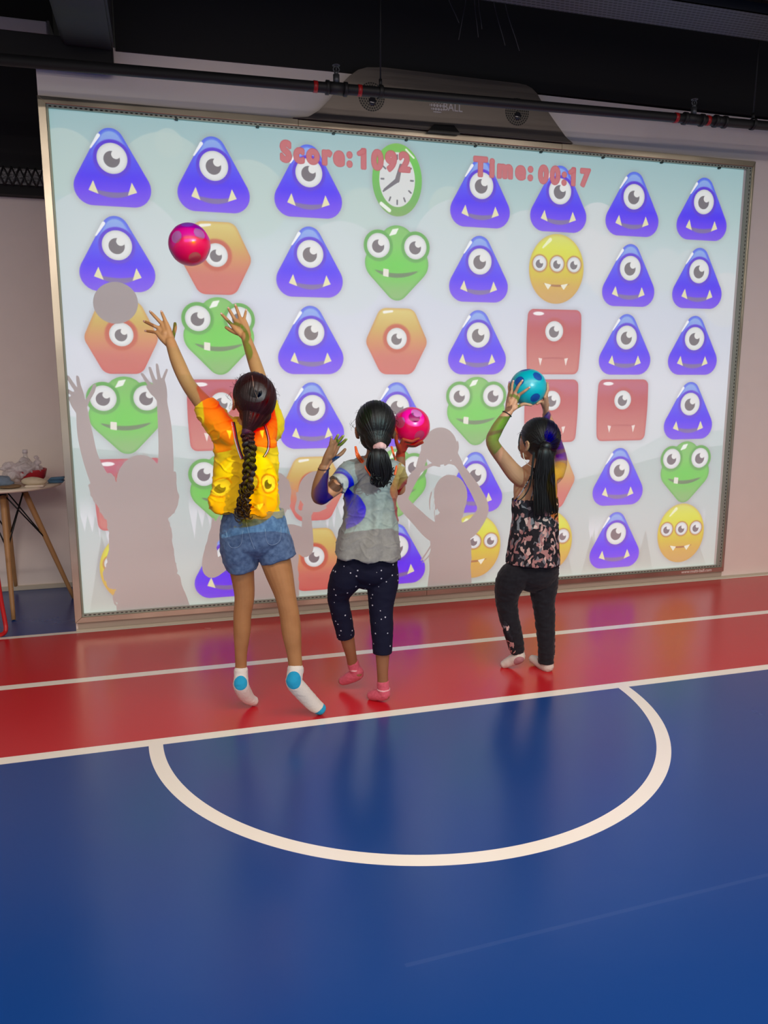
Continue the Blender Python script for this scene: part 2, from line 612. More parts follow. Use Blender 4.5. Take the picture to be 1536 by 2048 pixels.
def prism(bm, pts, d):
    """closed outline (list of 3-D points) given thickness vector d"""
    d = Vector(d)
    a = [bm.verts.new(p) for p in pts]
    b = [bm.verts.new(Vector(p) + d) for p in pts]
    n = len(pts)
    bm.faces.new(a); bm.faces.new(b[::-1])
    for i in range(n):
        bm.faces.new((a[i], b[i], b[(i + 1) % n], a[(i + 1) % n]))
    return bm


def catmull(P, n):
    P = [np.asarray(p, float) for p in P]
    if len(P) == 2:
        return [P[0] + (P[1] - P[0]) * i / n for i in range(n + 1)]
    Q = [2 * P[0] - P[1]] + P + [2 * P[-1] - P[-2]]
    out = []
    for i in range(1, len(Q) - 2):
        p0, p1, p2, p3 = Q[i - 1:i + 3]
        for k in range(n):
            t = k / n
            out.append(.5 * ((2 * p1) + (-p0 + p2) * t + (2 * p0 - 5 * p1 + 4 * p2 - p3) * t * t + (-p0 + 3 * p1 - 3 * p2 + p3) * t ** 3))
    out.append(P[-1])
    return out


def tube(bm, pts, rad, side=(1, 0, 0), seg=20, sub=5, cap=1.0):
    """lofted limb: rad is a list of r or (r_side, r_other)"""
    P = catmull([tuple(p) for p in pts], sub)
    RR = catmull([(r, r) if isinstance(r, (int, float)) else tuple(r) for r in rad], sub)
    P = [Vector(p) for p in P]
    n = len(P)
    S = Vector(side)
    rings = []
    T = [(P[min(i + 1, n - 1)] - P[max(i - 1, 0)]).normalized() for i in range(n)]
    stations = []
    if cap:
        for a in (80, 60, 38, 18):
            a = math.radians(a); m_ = min(RR[0])
            stations.append((P[0] - T[0] * m_ * cap * math.sin(a), T[0], RR[0] * math.cos(a)))
    for i in range(n):
        stations.append((P[i], T[i], RR[i]))
    if cap:
        for a in (18, 38, 60, 80):
            a = math.radians(a); m_ = min(RR[-1])
            stations.append((P[-1] + T[-1] * m_ * cap * math.sin(a), T[-1], RR[-1] * math.cos(a)))
    for p, t, r in stations:
        s = S - t * S.dot(t)
        if s.length < 1e-4:
            s = Vector((0, 0, 1)) - t * t.z
        s.normalize()
        S = s
        o = t.cross(s)
        rings.append([bm.verts.new(p + s * (math.cos(a) * r[0]) + o * (math.sin(a) * r[1])) for a in (2 * PI * k / seg for k in range(seg))])
    for a, b in zip(rings, rings[1:]):
        for k in range(seg):
            bm.faces.new((a[k], a[(k + 1) % seg], b[(k + 1) % seg], b[k]))
    bm.faces.new(rings[0][::-1]); bm.faces.new(rings[-1])
    return bm


def ell(bm, c, r, rot=None, seg=24, rings=16):
    q = bmesh.ops.create_uvsphere(bm, u_segments=seg, v_segments=rings, radius=1.0)
    M = Matrix.Translation(Vector(c)) @ (rot.to_4x4() if rot else Matrix.Identity(4)) @ Matrix.Diagonal((r[0], r[1], r[2], 1))
    bmesh.ops.transform(bm, matrix=M, verts=q['verts'])
    return q['verts']


def cyl(bm, a, b, r, r2=None, seg=16):
    return tube(bm, [a, b], [r, r if r2 is None else r2], seg=seg, sub=1, cap=0)


def remesh(name, bm, voxel, m, parent=None, smooth=3, disp=None, cuts=(), solid=0.0):
    bmesh.ops.recalc_face_normals(bm, faces=bm.faces)
    me = bpy.data.meshes.new(name); bm.to_mesh(me); bm.free()
    o = bpy.data.objects.new(name, me); COL.objects.link(o)
    md = o.modifiers.new('r', 'REMESH'); md.mode = 'VOXEL'; md.voxel_size = voxel
    if smooth:
        sm_ = o.modifiers.new('s', 'SMOOTH'); sm_.factor = .5; sm_.iterations = smooth
    dg = bpy.context.evaluated_depsgraph_get()
    me2 = bpy.data.meshes.new_from_object(o.evaluated_get(dg))
    bpy.data.objects.remove(o)
    if disp or cuts or solid:
        b2 = bmesh.new(); b2.from_mesh(me2)
        for pt, no in cuts:
            bmesh.ops.bisect_plane(b2, geom=b2.verts[:] + b2.edges[:] + b2.faces[:], plane_co=Vector(pt), plane_no=Vector(no), clear_outer=True)
        if disp:
            b2.normal_update()
            mv = [(v, v.normal * disp(v.co, v.normal)) for v in b2.verts]
            for v, d in mv: v.co += d
        if solid:
            b2.normal_update()
            bmesh.ops.solidify(b2, geom=b2.faces[:], thickness=solid)
        b2.to_mesh(me2); b2.free()
    me2.name = name
    me2.materials.clear()
    for q in (m if isinstance(m, (list, tuple)) else [m]): me2.materials.append(q)
    me2.polygons.foreach_set('use_smooth', [True] * len(me2.polygons))
    o = bpy.data.objects.new(name, me2); COL.objects.link(o)
    if parent:
        o.parent = parent; o.matrix_parent_inverse = parent.matrix_basis.inverted()
    return o


def txt(name, body, size, loc, rot, m, parent=None, extr=.001, off=0.0, align='LEFT', sx=1.0, shear=0.0):
    cu = bpy.data.curves.new(name, 'FONT')
    cu.body = body; cu.size = size; cu.extrude = extr; cu.offset = off; cu.align_x = align; cu.resolution_u = 3; cu.shear = shear
    ob = bpy.data.objects.new(name, cu); COL.objects.link(ob)
    ob.location = loc; ob.rotation_euler = rot; ob.scale = (sx, 1, 1)
    bpy.context.view_layer.update()
    dg = bpy.context.evaluated_depsgraph_get()
    me = bpy.data.meshes.new_from_object(ob.evaluated_get(dg))
    me.transform(ob.matrix_world)
    bpy.data.objects.remove(ob); bpy.data.curves.remove(cu)
    o = bpy.data.objects.new(name, me); COL.objects.link(o)
    me.materials.clear(); me.materials.append(m)
    if parent:
        o.parent = parent; o.matrix_parent_inverse = parent.matrix_basis.inverted()
    return o


from mathutils.bvhtree import BVHTree


def bvh(o):
    me = o.data
    return BVHTree.FromPolygons([v.co[:] for v in me.vertices], [tuple(p.vertices) for p in me.polygons])


def stick(tree, pix, lift=.001, fall=-1.4):
    """points on a garment's surface met by the line of sight through each listed pixel"""
    out = []
    for px, py in pix:
        d = (at(px, py, -1.0) - CAM).normalized()
        h = tree.ray_cast(CAM, d)
        if h[0] is None:
            out.append(at(px, py, fall)); continue
        out.append(h[0] + h[1] * lift)
    return out


# ------------------------------------------------------------------ the room
# floor: blue court, red lane along the wall, white lines, half circle
mf = mat('court_floor', (30, 70, 150), rough=.27, spec=.72)
n = NT(mf)
X, Y, Z = n.coord()
BLUE, RED, WHT = rgb((12, 62, 134)), rgb((194, 26, 36)), rgb((246, 240, 228))
red = n.between(Y, -1.46, 0.0)
c = n.mix(red, BLUE, RED)
w = n.m('ADD', n.between(Y, -.038, .0), n.m('ADD', n.between(Y, -.7666, -.7137), n.between(Y, -1.4863, -1.4327)))
rr = n.m('SQRT', n.m('ADD', n.m('POWER', n.m('SUBTRACT', X, 1.426), 2.0), n.m('POWER', n.m('ADD', Y, 1.4525), 2.0)))
arc = n.m('MULTIPLY', n.between(rr, .972, 1.0235), n.m('LESS_THAN', Y, -1.45))
# a faint scuff across the near right floor
sc_ = n.m('ABSOLUTE', n.m('SUBTRACT', n.m('ADD', n.m('MULTIPLY', X, .04), -2.82), Y))
w = n.m('MINIMUM', n.m('ADD', w, arc), 1.0)
c = n.mix(w, c, WHT)
scuff = n.m('MULTIPLY', n.m('MULTIPLY', n.m('LESS_THAN', sc_, .006), n.m('GREATER_THAN', X, 1.0)), .06)
c = n.mix(scuff, c, rgb((120, 140, 180)))
n.to(c, 'Base Color')
nz = n.noise(2.0, 4)
n.to(n.m('ADD', n.m('MULTIPLY', nz, .10), .20), 'Roughness')
n.bump(n.noise(6.0, 3), .04, .02)
bm = B(); box(bm, -6, 10, -9, 3, -.1, 0)
struct(finish('floor', bm, mf, smooth=False), 'glossy blue court floor with a red lane, white lines and half circle', 'floor')

mw = mat('wall_paint', (238, 226, 218), rough=.6, bump=.04, bscale=9, var=.03)
bm = B(); box(bm, 0, 9.5, 0, 2.9, 0, 2.95)
struct(finish('wall_front', bm, mw, smooth=False), 'pale painted wall that carries the game screen', 'wall')
bm = B(); box(bm, -6, 0, .98, 1.2, 0, 2.43)
struct(finish('wall_left', bm, mw, smooth=False), 'pale wall set back behind the small table', 'wall')
mblk = mat('black_paint', (13, 13, 15), rough=.8, bump=.1, bscale=12)
bm = B(); box(bm, -6, -.0, .90, 1.2, 2.425, 3.6)
struct(finish('wall_left_upper', bm, mblk, smooth=False), 'black painted band above the set back wall', 'wall')
bm = B(); box(bm, -6, 9.5, -9, 3, 3.6, 3.7)
struct(finish('ceiling', bm, mblk, smooth=False), 'black painted ceiling', 'ceiling')
# black bulkhead above the screen wall
bm = B()
prism(bm, [(.37, -.012, 2.934), (.37, -.012, 3.6), (9.5, -.012, 3.6), (9.5, -.012, 2.99), (4.3, -.012, 2.966), (1.5, -.012, 2.951)], (0, .30, 0))
struct(finish('wall_front_upper', bm, mblk, smooth=False), 'black bulkhead above the screen wall', 'wall')
# cove skirting under the screen and along the wall
bm = B(); box(bm, .0, 9.5, -.012, 0.001, 0, .012, .003)
struct(finish('baseboard_front', bm, mat('skirting', (196, 186, 168), rough=.5), smooth=False), 'pale skirting strip at the foot of the screen wall', 'skirting')
bm = B(); box(bm, -6, 0, .965, .981, 0, .03, .003)
struct(finish('baseboard_left', bm, MAT['skirting'], smooth=False), 'pale skirting strip at the foot of the set back wall', 'skirting')

# ------------------------------------------------------------------ the game screen
FW, FZ0, FZ1 = 4.149, .052, 2.692
scr = thing('projection_screen', 'wide framed white game screen on the wall lit with rows of cartoon monsters', 'screen', (FW / 2, 0, FZ0))
ms = mat('screen_white', (233, 233, 232), rough=.55, spec=.25)
bm = B(); box(bm, .030, FW - .012, -.006, -.0005, FZ0 + .028, FZ1 - .025)
finish('screen_surface', bm, ms, scr, smooth=False)
mst = mat('brushed_steel', (150, 142, 130), rough=.34, metal=1.0)
n = NT(mst); X, Y, Z = n.coord()
g = n.noise(30, 3, stretch=(1, 1, 1)); g2 = n.noise(2.2, 2)
n.to(n.ramp(g2, [(.3, rgb((168, 156, 140))), (.7, rgb((222, 212, 190)))]), 'Base Color')
n.to(n.m('ADD', n.m('MULTIPLY', n.noise(5, 2), .10), .27), 'Roughness')
fr = .036
ins = ((0, FZ1), (FW, FZ1), (FW, FZ0), (0, FZ0))


def bar(name, pts, m=mst):
    bm = B(); prism(bm, [(p[0], -.030, p[1]) for p in pts], (0, .029, 0))
    bmesh.ops.bevel(bm, geom=bm.edges[:], offset=.0015, segments=1, affect='EDGES')
    return finish(name, bm, m, scr, smooth=False)


a, b_, f = 1.262, 2.80, fr - .003
# top rail in three lengths, the middle one under the housing
bar('frame_rail', [(0, FZ1), (a, FZ1), (a, FZ1 - f), (fr, FZ1 - f)])
bar('frame_rail', [(a + .001, FZ1 - .002), (b_, FZ1 - .002), (b_, FZ1 - f), (a + .001, FZ1 - f)])
bar('frame_rail', [(b_ + .001, FZ1), (FW, FZ1), (FW - .016, FZ1 - f), (b_ + .001, FZ1 - f)])
bar('frame_rail', [(0, FZ0), (2.0, FZ0), (2.0, FZ0 + .032), (fr, FZ0 + .032)])
bar('frame_rail', [(2.001, FZ0), (FW, FZ0), (FW - .016, FZ0 + .032), (2.001, FZ0 + .032)])
bar('frame_stile', [(0, FZ0), (0, FZ1), (fr, FZ1 - f), (fr, FZ0 + .032)])
bar('frame_stile', [(FW, FZ0), (FW, FZ1), (FW - .016, FZ1 - f), (FW - .016, FZ0 + .032)])
# perforated strips inside the frame
mp = mat('perforated_strip', (150, 160, 148), rough=.4, metal=.3)
n = NT(mp); X, Y, Z = n.coord()
zc = n.m('ADD', n.between(Z, FZ1 - f - .011, FZ1 - f - .005), n.between(Z, FZ0 + .037, FZ0 + .042))
dash = n.m('LESS_THAN', n.m('FRACT', n.m('DIVIDE', X, .0235)), .52)
h = n.m('MULTIPLY', zc, dash)
xc = n.between(X, FW - .030, FW - .024)
dash2 = n.m('LESS_THAN', n.m('FRACT', n.m('DIVIDE', Z, .0235)), .52)
h2 = n.m('MULTIPLY', n.m('MULTIPLY', xc, dash2), n.between(Z, FZ0 + .05, FZ1 - .05))
hh = n.m('MINIMUM', n.m('ADD', h, h2), 1.0)
n.to(n.mix(hh, rgb((160, 168, 156)), rgb((26, 26, 24))), 'Base Color')
n.to(n.m('MULTIPLY', n.m('SUBTRACT', 1.0, hh), .3), 'Metallic')
for q in ((fr, FW - .016, -.0215, -.006, FZ1 - f - .0155, FZ1 - f), (fr, FW - .016, -.0215, -.006, FZ0 + .032, FZ0 + .046)):
    bm = B(); box(bm, *q); finish('perforated_strip', bm, mp, scr, smooth=False)
bm = B(); box(bm, FW - .048, FW - .016, -.0215, -.006, FZ0 + .046, FZ1 - f - .0155); finish('perforated_strip', bm, mp, scr, smooth=False)
bm = B(); box(bm, fr, fr + .009, -.0215, -.006, FZ0 + .046, FZ1 - f - .0155); finish('edge_strip', bm, mat('edge_strip', (150, 158, 140), rough=.4, metal=.4), scr, smooth=False)
for px, py in ((183, 222), (353, 240), (515, 255), (667, 268), (812, 281), (950, 293), (1081, 305), (1205, 316), (1322, 326), (1437, 337)):
    p = at(px, py, -.008)
    bm = B(); box(bm, p.x - .007, p.x + .007, -.024, -.006, p.z - .004, p.z + .006, .001)
    finish('clip', bm, mat('dark_clip', (30, 34, 32), rough=.5), scr, smooth=False)
txt('web_address', 'www.multi-ball.com', .030, (3.808, -.0305, FZ0 + .009), (PI / 2, 0, 0), mat('print_white', (245, 238, 232), rough=.5), scr, extr=.0006, sx=1.0)
# plinth under the frame
bm = B(); box(bm, .012, FW + .0, -.014, 0, .012, FZ0, .003)
finish('plinth', bm, mat('plinth', (176, 166, 150), rough=.5), scr, smooth=False)

# ------------------------------------------------------------------ balls
def ball_axes(v):
    """camera-facing frame: x right, y up, z to the photographer -> room direction"""
    return (RIGHT * v[0] + UP * v[1] - FWD * v[2]).normalized()


def spotted_ball(name, c, R, col, scol, seen, seed, label, group, ang=17):
    rng = random.Random(seed)
    dirs = [ball_axes(v) for v in seen]
    for _ in range(4000):
        v = Vector((rng.gauss(0, 1), rng.gauss(0, 1), rng.gauss(0, 1))).normalized()
        if all(v.angle(d) > math.radians(52) for d in dirs) and v.dot(-FWD) < .35:
            dirs.append(v)
    bm = B()
    bmesh.ops.create_icosphere(bm, subdivisions=6, radius=R)
    m1 = mat(name + '_skin', col, rough=.32, spec=.5, bump=.03, bscale=90)
    m2 = mat(name + '_spot', scol, rough=.42)
    lim = math.cos(math.radians(ang))
    D = np.array([list(d) for d in dirs])
    for f in bm.faces:
        q = f.calc_center_median().normalized()
        if (D @ np.array(q)).max() > lim:
            f.material_index = 1
    # spots sit in shallow dimples
    for v in bm.verts:
        k = (D @ np.array(v.co.normalized())).max()
        if k > lim:
            v.co *= 1 - .012 * min(1, (k - lim) / (1 - lim) * 3)
    o = finish(name, bm, [m1, m2])
    o.location = c
    tag(o, label, 'ball', group)
    return o


R_B = .081
BALL3 = at(1056, 775, -1.181)
BALL2 = at(822.5, 852, -1.246)
BALL1 = at(379, 489, -1.001)
spotted_ball('play_ball', BALL1, .0825, (222, 4, 138), (178, 96, 158), [(-.40, .05, .9), (.66, .30, .68), (.38, -.80, .46), (.05, .75, .6)], 1,
             'pink spotted rubber ball flying through the air near the top left monsters', 'pink spotted balls')
spotted_ball('play_ball', BALL2, .0785, (222, 4, 138), (150, 60, 138), [(.26, .60, .75), (-.60, .10, .78), (.42, -.58, .68)], 2,
             'pink spotted rubber ball held by the child in grey shirt', 'pink spotted balls')
spotted_ball('teal_play_ball', BALL3, R_B, (0, 156, 166), (16, 70, 140), [(.38, .49, .78), (-.62, .22, .75), (.27, -.68, .68), (-.22, .93, .3)], 3,
             'teal rubber ball with dark blue spots held overhead', None, 16)


# ------------------------------------------------------------------ people
def ray_tube(bm, pts, seg=20, sub=5, cap=1.0, flat=1.0, side=None):
    """pts: (px, py, Y, radius in px [, depth factor])"""
    P, Rr = [], []
    for q in pts:
        p = at(q[0], q[1], q[2]); r = q[3] / ppm(p)
        P.append(p); Rr.append((r, r * (q[4] if len(q) > 4 else flat)))
    return tube(bm, P, Rr, side=side or RIGHT, seg=seg, sub=sub, cap=cap)


def head(bm, c, rot, k=1.0):
    M = rot.to_3x3()

    def T(p): return Vector(c) + M @ (Vector(p) * k)

    def E(p, r): ell(bm, T(p), [x * k for x in r], rot)
    E((0, -.010, .020), (.070, .086, .078))
    E((0, .026, -.018), (.060, .058, .064))
    E((0, .040, -.052), (.045, .042, .046))
    E((0, .052, -.082), (.026, .026, .020))
    E((.030, .050, -.040), (.026, .028, .026)); E((-.030, .050, -.040), (.026, .028, .026))
    tube(bm, [T((0, .078, .004)), T((0, .088, -.014)), T((0, .097, -.032))], [.006 * k, .007 * k, .010 * k], seg=12)
    E((.010, .086, -.036), (.008, .008, .006)); E((-.010, .086, -.036), (.008, .008, .006))
    E((0, .079, -.056), (.019, .008, .0055)); E((0, .077, -.066), (.017, .009, .006))
    tube(bm, [T((-.045, .062, .006)), T((-.022, .077, .010)), T((0, .078, .008)), T((.022, .077, .010)), T((.045, .062, .006))], [.007 * k] * 5, seg=10)
    for s in (-1, 1):
        tube(bm, [T((s * .070, .006, -.004)), T((s * .076, -.008, .004)), T((s * .078, -.018, -.010)), T((s * .074, -.010, -.034)), T((s * .068, .002, -.040))], [.0055 * k] * 5, seg=10)
        E((s * .069, -.006, -.016), (.006, .013, .020))
    return T


def eyes(par, T, k, rot):
    mw_ = mat('eye_white', (230, 226, 220), rough=.15)
    mi = mat('eye_iris', (40, 24, 16), rough=.1)
    for s in (-1, 1):
        bm = B(); ell(bm, T((s * .027, .0655, -.010)), (.0125 * k,) * 3)
        o = finish('eye', bm, mw_, par)
        bm = B(); ell(bm, T((s * .027, .0745, -.010)), (.0055 * k, .0045 * k, .0055 * k), rot)
        finish('iris', bm, mi, o)
        bm = B(); tube(bm, [T((s * .012, .0850, .017)), T((s * .027, .0835, .020)), T((s * .043, .071, .012))], [.0016 * k, .0024 * k, .0012 * k], seg=8)
        finish('eyebrow', bm, mat('brow', (30, 20, 16), rough=.7), par)


def hand(bm, wrist, knuckles, tips, thumb, rw=.0125, rf=.0066, bend=0.0, mids=None, dorsal=None):
    """wrist: point; knuckles, tips: four each; thumb: chain of points leaving the side of the palm"""
    W = Vector(wrist)
    K = [Vector(k) for k in knuckles]
    for i, kx in enumerate(K):
        a = W + (kx - W) * .05 + (kx - K[1]) * .3
        tube(bm, [a, a.lerp(kx, .55), kx], [rw * .82, rw * .84, rf * 1.25], seg=14, sub=3)
    ell(bm, W.lerp((K[1] + K[2]) / 2, .5), (rw * 1.1,) * 3)
    for i, (kx, t) in enumerate(zip(K, tips)):
        t = Vector(t); f = rf * (1, 1.02, .98, .86)[i]
        if mids:
            m1 = Vector(mids[i])
            m2 = m1.lerp(t, .5)
            pts = [kx, m1, m2, t]
        else:
            b = (dorsal or Vector((0, -1, 0))) * bend
            pts = [kx, kx.lerp(t, .42) + b, kx.lerp(t, .74) + b * .7, t]
        tube(bm, pts, [f * 1.12, f * 1.04, f * .96, f * .80], seg=12, sub=3)
    th = [Vector(q) for q in thumb]
    tube(bm, th, [rf * 1.7] + [rf * 1.2] * (len(th) - 2) + [rf * .95], seg=12, sub=4)


def nail_mat(): return mat('nail', (206, 160, 140), rough=.25)


def nails(par, tips, knuckles, r=.0042, out=Vector((0, -1, 0))):
    for t, k in zip(tips, knuckles):
        bm = B()
        t = Vector(t); k = Vector(k); d = (t - k).normalized()
        o = (out - d * out.dot(d)).normalized()
        s = d.cross(o)
        rot = Matrix((s, d, o)).transposed()
        ell(bm, t + o * .0045, (r, r * 1.25, .0012), rot, seg=10, rings=6)
        finish('fingernail', bm, nail_mat(), par)


def hair_disp(c, axis, gather, amp, freq, seed=0):
    A = Vector(axis).normalized()
    U = A.orthogonal().normalized(); V = A.cross(U)

    def f(p, nrm):
        q = p - Vector(gather)
        th = math.atan2(q.dot(V), q.dot(U))
        w = noise.noise((math.cos(th) * freq, math.sin(th) * freq, seed + q.length * 6))
        w2 = noise.noise((math.cos(th) * freq * 2.7, math.sin(th) * freq * 2.7, seed + 9 + q.length * 8))
        rd = math.hypot(q.dot(U), q.dot(V))
        return amp * (w + .7 * w2) * min(1, rd / .035)
    return f


def strands(bm, path, rad, n, spread_end, rs=.0022, seed=0, wave=0.0, wl=.05, fl=1.0, sub=5):
    """a lock of hair: n thin strands following a path, radius list rad"""
    rng = random.Random(seed)
    P = [Vector(p) for p in path]
    for i in range(n):
        a = rng.uniform(0, 2 * PI); q = math.sqrt(rng.uniform(.25, 1))
        ph = rng.uniform(0, 2 * PI); e = rng.uniform(.80, 1.0)
        pts = []
        m = len(P)
        dist = 0
        for j, p in enumerate(P):
            t = (P[min(j + 1, m - 1)] - P[max(j - 1, 0)]).normalized()
            s = (RIGHT - t * RIGHT.dot(t)).normalized(); o = t.cross(s)
            if j: dist += (P[j] - P[j - 1]).length
            r = rad[j] * q * (1 + (spread_end - 1) * (j / (m - 1)))
            w = wave * math.sin(dist / wl * 2 * PI + ph) * (j / (m - 1)) ** .5
            pts.append(p + s * (math.cos(a) * r + w) + o * (math.sin(a) * r * fl + w * .6 * math.cos(ph)))
        pts[-1] = pts[-2].lerp(pts[-1], e)
        tube(bm, pts, [rs * 1.1] + [rs] * (m - 2) + [rs * .35], seg=6, sub=sub)


def flyaways(par, c, r, n, seed, m, up=.8):
    rng = random.Random(seed); bm = B()
    for i in range(n):
        v = Vector((rng.uniform(-1, 1), rng.uniform(-.9, .5), rng.uniform(-.2, 1))).normalized()
        p0 = Vector(c) + Vector((v.x * r[0], v.y * r[1], v.z * r[2]))
        tdir = v.cross(Vector((rng.uniform(-1, 1), rng.uniform(-1, 1), rng.uniform(-1, 1)))).normalized()
        L = rng.uniform(.02, .05)
        tube(bm, [p0, p0 + tdir * L * .4 + v * .006, p0 + tdir * L * .8 + v * .010, p0 + tdir * L + v * .004], [.0006, .0005, .0004, .0002], seg=5, sub=3, cap=0)
    o = finish('loose_hair', bm, m, par); o['kind'] = 'stuff'
    return o


def wrinkle(amp, fx, fz, seed=0, fine=.25):
    def f(p, nrm):
        q = Vector((p.x * fx, p.y * fx, p.z * fz))
        w = noise.noise(q + Vector((seed, 0, 0)))
        r = 1 - abs(noise.noise(q * .7 + Vector((seed + 7, 3, 0)))) * 2.2
        w2 = noise.noise(Vector((p.x * fx * 3, p.y * fx * 3, p.z * fz * 2.2)))
        return amp * (w * .7 + r * .45 + fine * w2)
    return f


def drape(amp, n_folds, zc, ztop, zbot, cx, cy, seed=0, tilt=0.0):
    """vertical folds that deepen towards the hem, with slanting tension creases"""
    def f(p, nrm):
        th = math.atan2(p.y - cy, p.x - cx)
        k = min(1, max(0, (ztop - p.z) / (ztop - zbot)))
        w = math.sin(th * n_folds + seed + noise.noise(p * 9) * 2.2 + tilt * p.z)
        w2 = noise.noise(Vector((p.x * 16 + p.z * 9, p.y * 16, p.z * 30 - p.x * 14 + seed)))
        q = Vector((p.x * 15 + p.z * 12, p.y * 15, p.z * 34 + p.x * (10 if p.x > cx else -10))) + Vector((seed, 0, 0))
        q += Vector((1, 1, 1)) * noise.noise(p * 12)
        rg = max(0, 1 - abs(noise.noise(q * .8)) * 5)
        return amp * (w * (.25 + .75 * k) + .6 * w2 + .45 * rg * rg)
    return f


def skin(name, col, dark):
    m = mat(name, col, rough=.52, spec=.4, sss=.12)
    n_ = NT(m); n_.coord()
    g_ = n_.noise(14, 3)
    n_.to(n_.ramp(g_, [(.3, rgb(dark)), (.7, rgb(col))]), 'Base Color')
    n_.bump(n_.noise(220, 2), .06, .002)
    return m


def cloth(name, col, col2=None, rough=.85, sc_=40, bs=600, sheen=.1):
    m = mat(name, col, rough=rough, spec=.2, sheen=sheen)
    n_ = NT(m); n_.coord()
    if col2 is not None:
        n_.to(n_.ramp(n_.noise(sc_, 4), [(.35, rgb(col)), (.65, rgb(col2))]), 'Base Color')
    n_.bump(n_.noise(bs, 2), .15, .001)
    return m


VOX = .0030
SK1 = skin('skin_tan', (186, 134, 86), (172, 120, 74))
SK2 = skin('skin_brown', (158, 108, 74), (146, 98, 66))
SK3 = skin('skin_light_tan', (186, 138, 104), (172, 124, 92))
HR1 = mat('hair_dark_brown', (38, 24, 22), rough=.5, spec=.4)
HR2 = mat('hair_black', (17, 14, 14), rough=.5, spec=.35)

# ============ first child: yellow shirt, both arms stretched up
g1 = thing('child', 'tall girl in yellow shirt and denim shorts, long braid, arms stretched up', 'person', at(505, 1411, -1.30) * 1.0)
g1.location = (0.85, -1.30, 0)
g1['group'] = 'children playing at the screen'
bm = B()
RT1 = Matrix.Rotation(math.radians(12), 3, 'Z') @ Matrix.Rotation(math.radians(33), 3, 'X')
HC1 = at(506, 799, -1.405)
T1 = head(bm, HC1, RT1, .98)
# trunk
ray_tube(bm, [(508, 1082, -1.33, 42, .60), (508, 1058, -1.33, 56, .62), (505, 1018, -1.335, 48, .66), (498, 965, -1.345, 49, .66), (493, 905, -1.36, 55, .60), (492, 868, -1.37, 48, .55), (496, 846, -1.385, 22, .95), (500, 825, -1.395, 20, 1)], seg=28)
# arms
ray_tube(bm, [(480, 872, -1.372, 26), (448, 858, -1.365, 24), (411, 812, -1.33, 18.5), (378, 771, -1.27, 14.5), (357, 728, -1.22, 14), (341, 684, -1.172, 10.5)])
ray_tube(bm, [(508, 868, -1.368, 26), (537, 852, -1.355, 24), (533, 812, -1.31, 18), (524, 772, -1.25, 14.5), (508, 722, -1.18, 13), (491, 672, -1.122, 9.5)])
# legs
ray_tube(bm, [(485, 1075, -1.33, 33), (480, 1110, -1.32, 29), (485, 1150, -1.31, 23.5), (489, 1192, -1.30, 20), (485, 1228, -1.295, 18), (484, 1262, -1.29, 17), (482, 1305, -1.275, 12.5), (482, 1336, -1.262, 11.5), (481, 1362, -1.275, 12)])
ray_tube(bm, [(532, 1072, -1.335, 33), (548, 1112, -1.345, 31), (559, 1148, -1.36, 27.5), (571, 1192, -1.38, 21), (579, 1230, -1.385, 20), (583, 1265, -1.39, 19.5), (588, 1305, -1.395, 15), (591, 1334, -1.40, 14), (588, 1358, -1.415, 14)])
# feet inside the socks
ray_tube(bm, [(481, 1364, -1.285, 12), (489, 1385, -1.262, 12), (503, 1401, -1.235, 9)])
ray_tube(bm, [(586, 1362, -1.42, 14), (610, 1389, -1.408, 13.5), (636, 1416, -1.395, 10.5)])


def H(pts, y0, y1=None):
    return [at(p[0], p[1], y0) for p in pts]


kL = [at(332, 645, -1.142), at(324, 648, -1.136), at(317, 656, -1.138), at(314, 665, -1.142)]
tL = [at(323, 624, -1.118), at(301, 624, -1.108), at(289, 643, -1.112), at(292, 662, -1.122)]
hand(bm, at(341, 684, -1.172), kL, tL, [at(343, 680, -1.160), at(347, 668, -1.135), at(350, 656, -1.105), at(350, 647, -1.085)], rw=.0155, rf=.0068, bend=.003)
kR = [at(464, 650, -1.092), at(470, 640, -1.086), at(480, 636, -1.086), at(488, 639, -1.092)]
tR = [at(443, 628, -1.070), at(457, 617, -1.062), at(471, 611, -1.060), at(492, 621, -1.070)]
hand(bm, at(491, 672, -1.122), kR, tR, [at(482, 668, -1.112), at(468, 664, -1.095), at(459, 659, -1.075), at(452, 655, -1.062)], rw=.0155, rf=.0068, bend=.003)
b1 = remesh('body', bm, VOX, SK1, g1, smooth=2)
nails(b1, tL + tR, kL + kR)
eyes(g1, T1, .98, RT1)
# clothes
MY = cloth('yellow_jersey', (244, 196, 14), (240, 190, 10), rough=.7, sc_=30)
bm = B()
ray_tube(bm, [(487, 1024, -1.335, 72, .62), (488, 1006, -1.335, 71, .63), (491, 965, -1.34, 65, .66), (493, 915, -1.355, 63, .64), (491, 880, -1.365, 60, .60), (493, 858, -1.372, 40, .70), (496, 846, -1.38, 27, .9)], seg=40, cap=0)
ray_tube(bm, [(484, 880, -1.37, 32), (450, 862, -1.365, 29), (426, 832, -1.345, 26), (406, 806, -1.328, 23)], seg=24, cap=0)
ray_tube(bm, [(505, 876, -1.37, 32), (537, 858, -1.355, 29), (537, 828, -1.33, 25), (531, 802, -1.30, 22.5)], seg=24, cap=0)
ray_tube(bm, [(462, 935, -1.345, 24), (446, 980, -1.34, 20), (433, 1011, -1.335, 17)], seg=20, cap=0)
sh1 = remesh('shirt', bm, .0036, MY, g1, smooth=4, disp=drape(.0085, 8, 0, 1.18, .86, .84, -1.34, 1.0, 6))
MD = cloth('denim', (96, 122, 158), (70, 94, 132), sc_=60, bs=900)
bm = B()
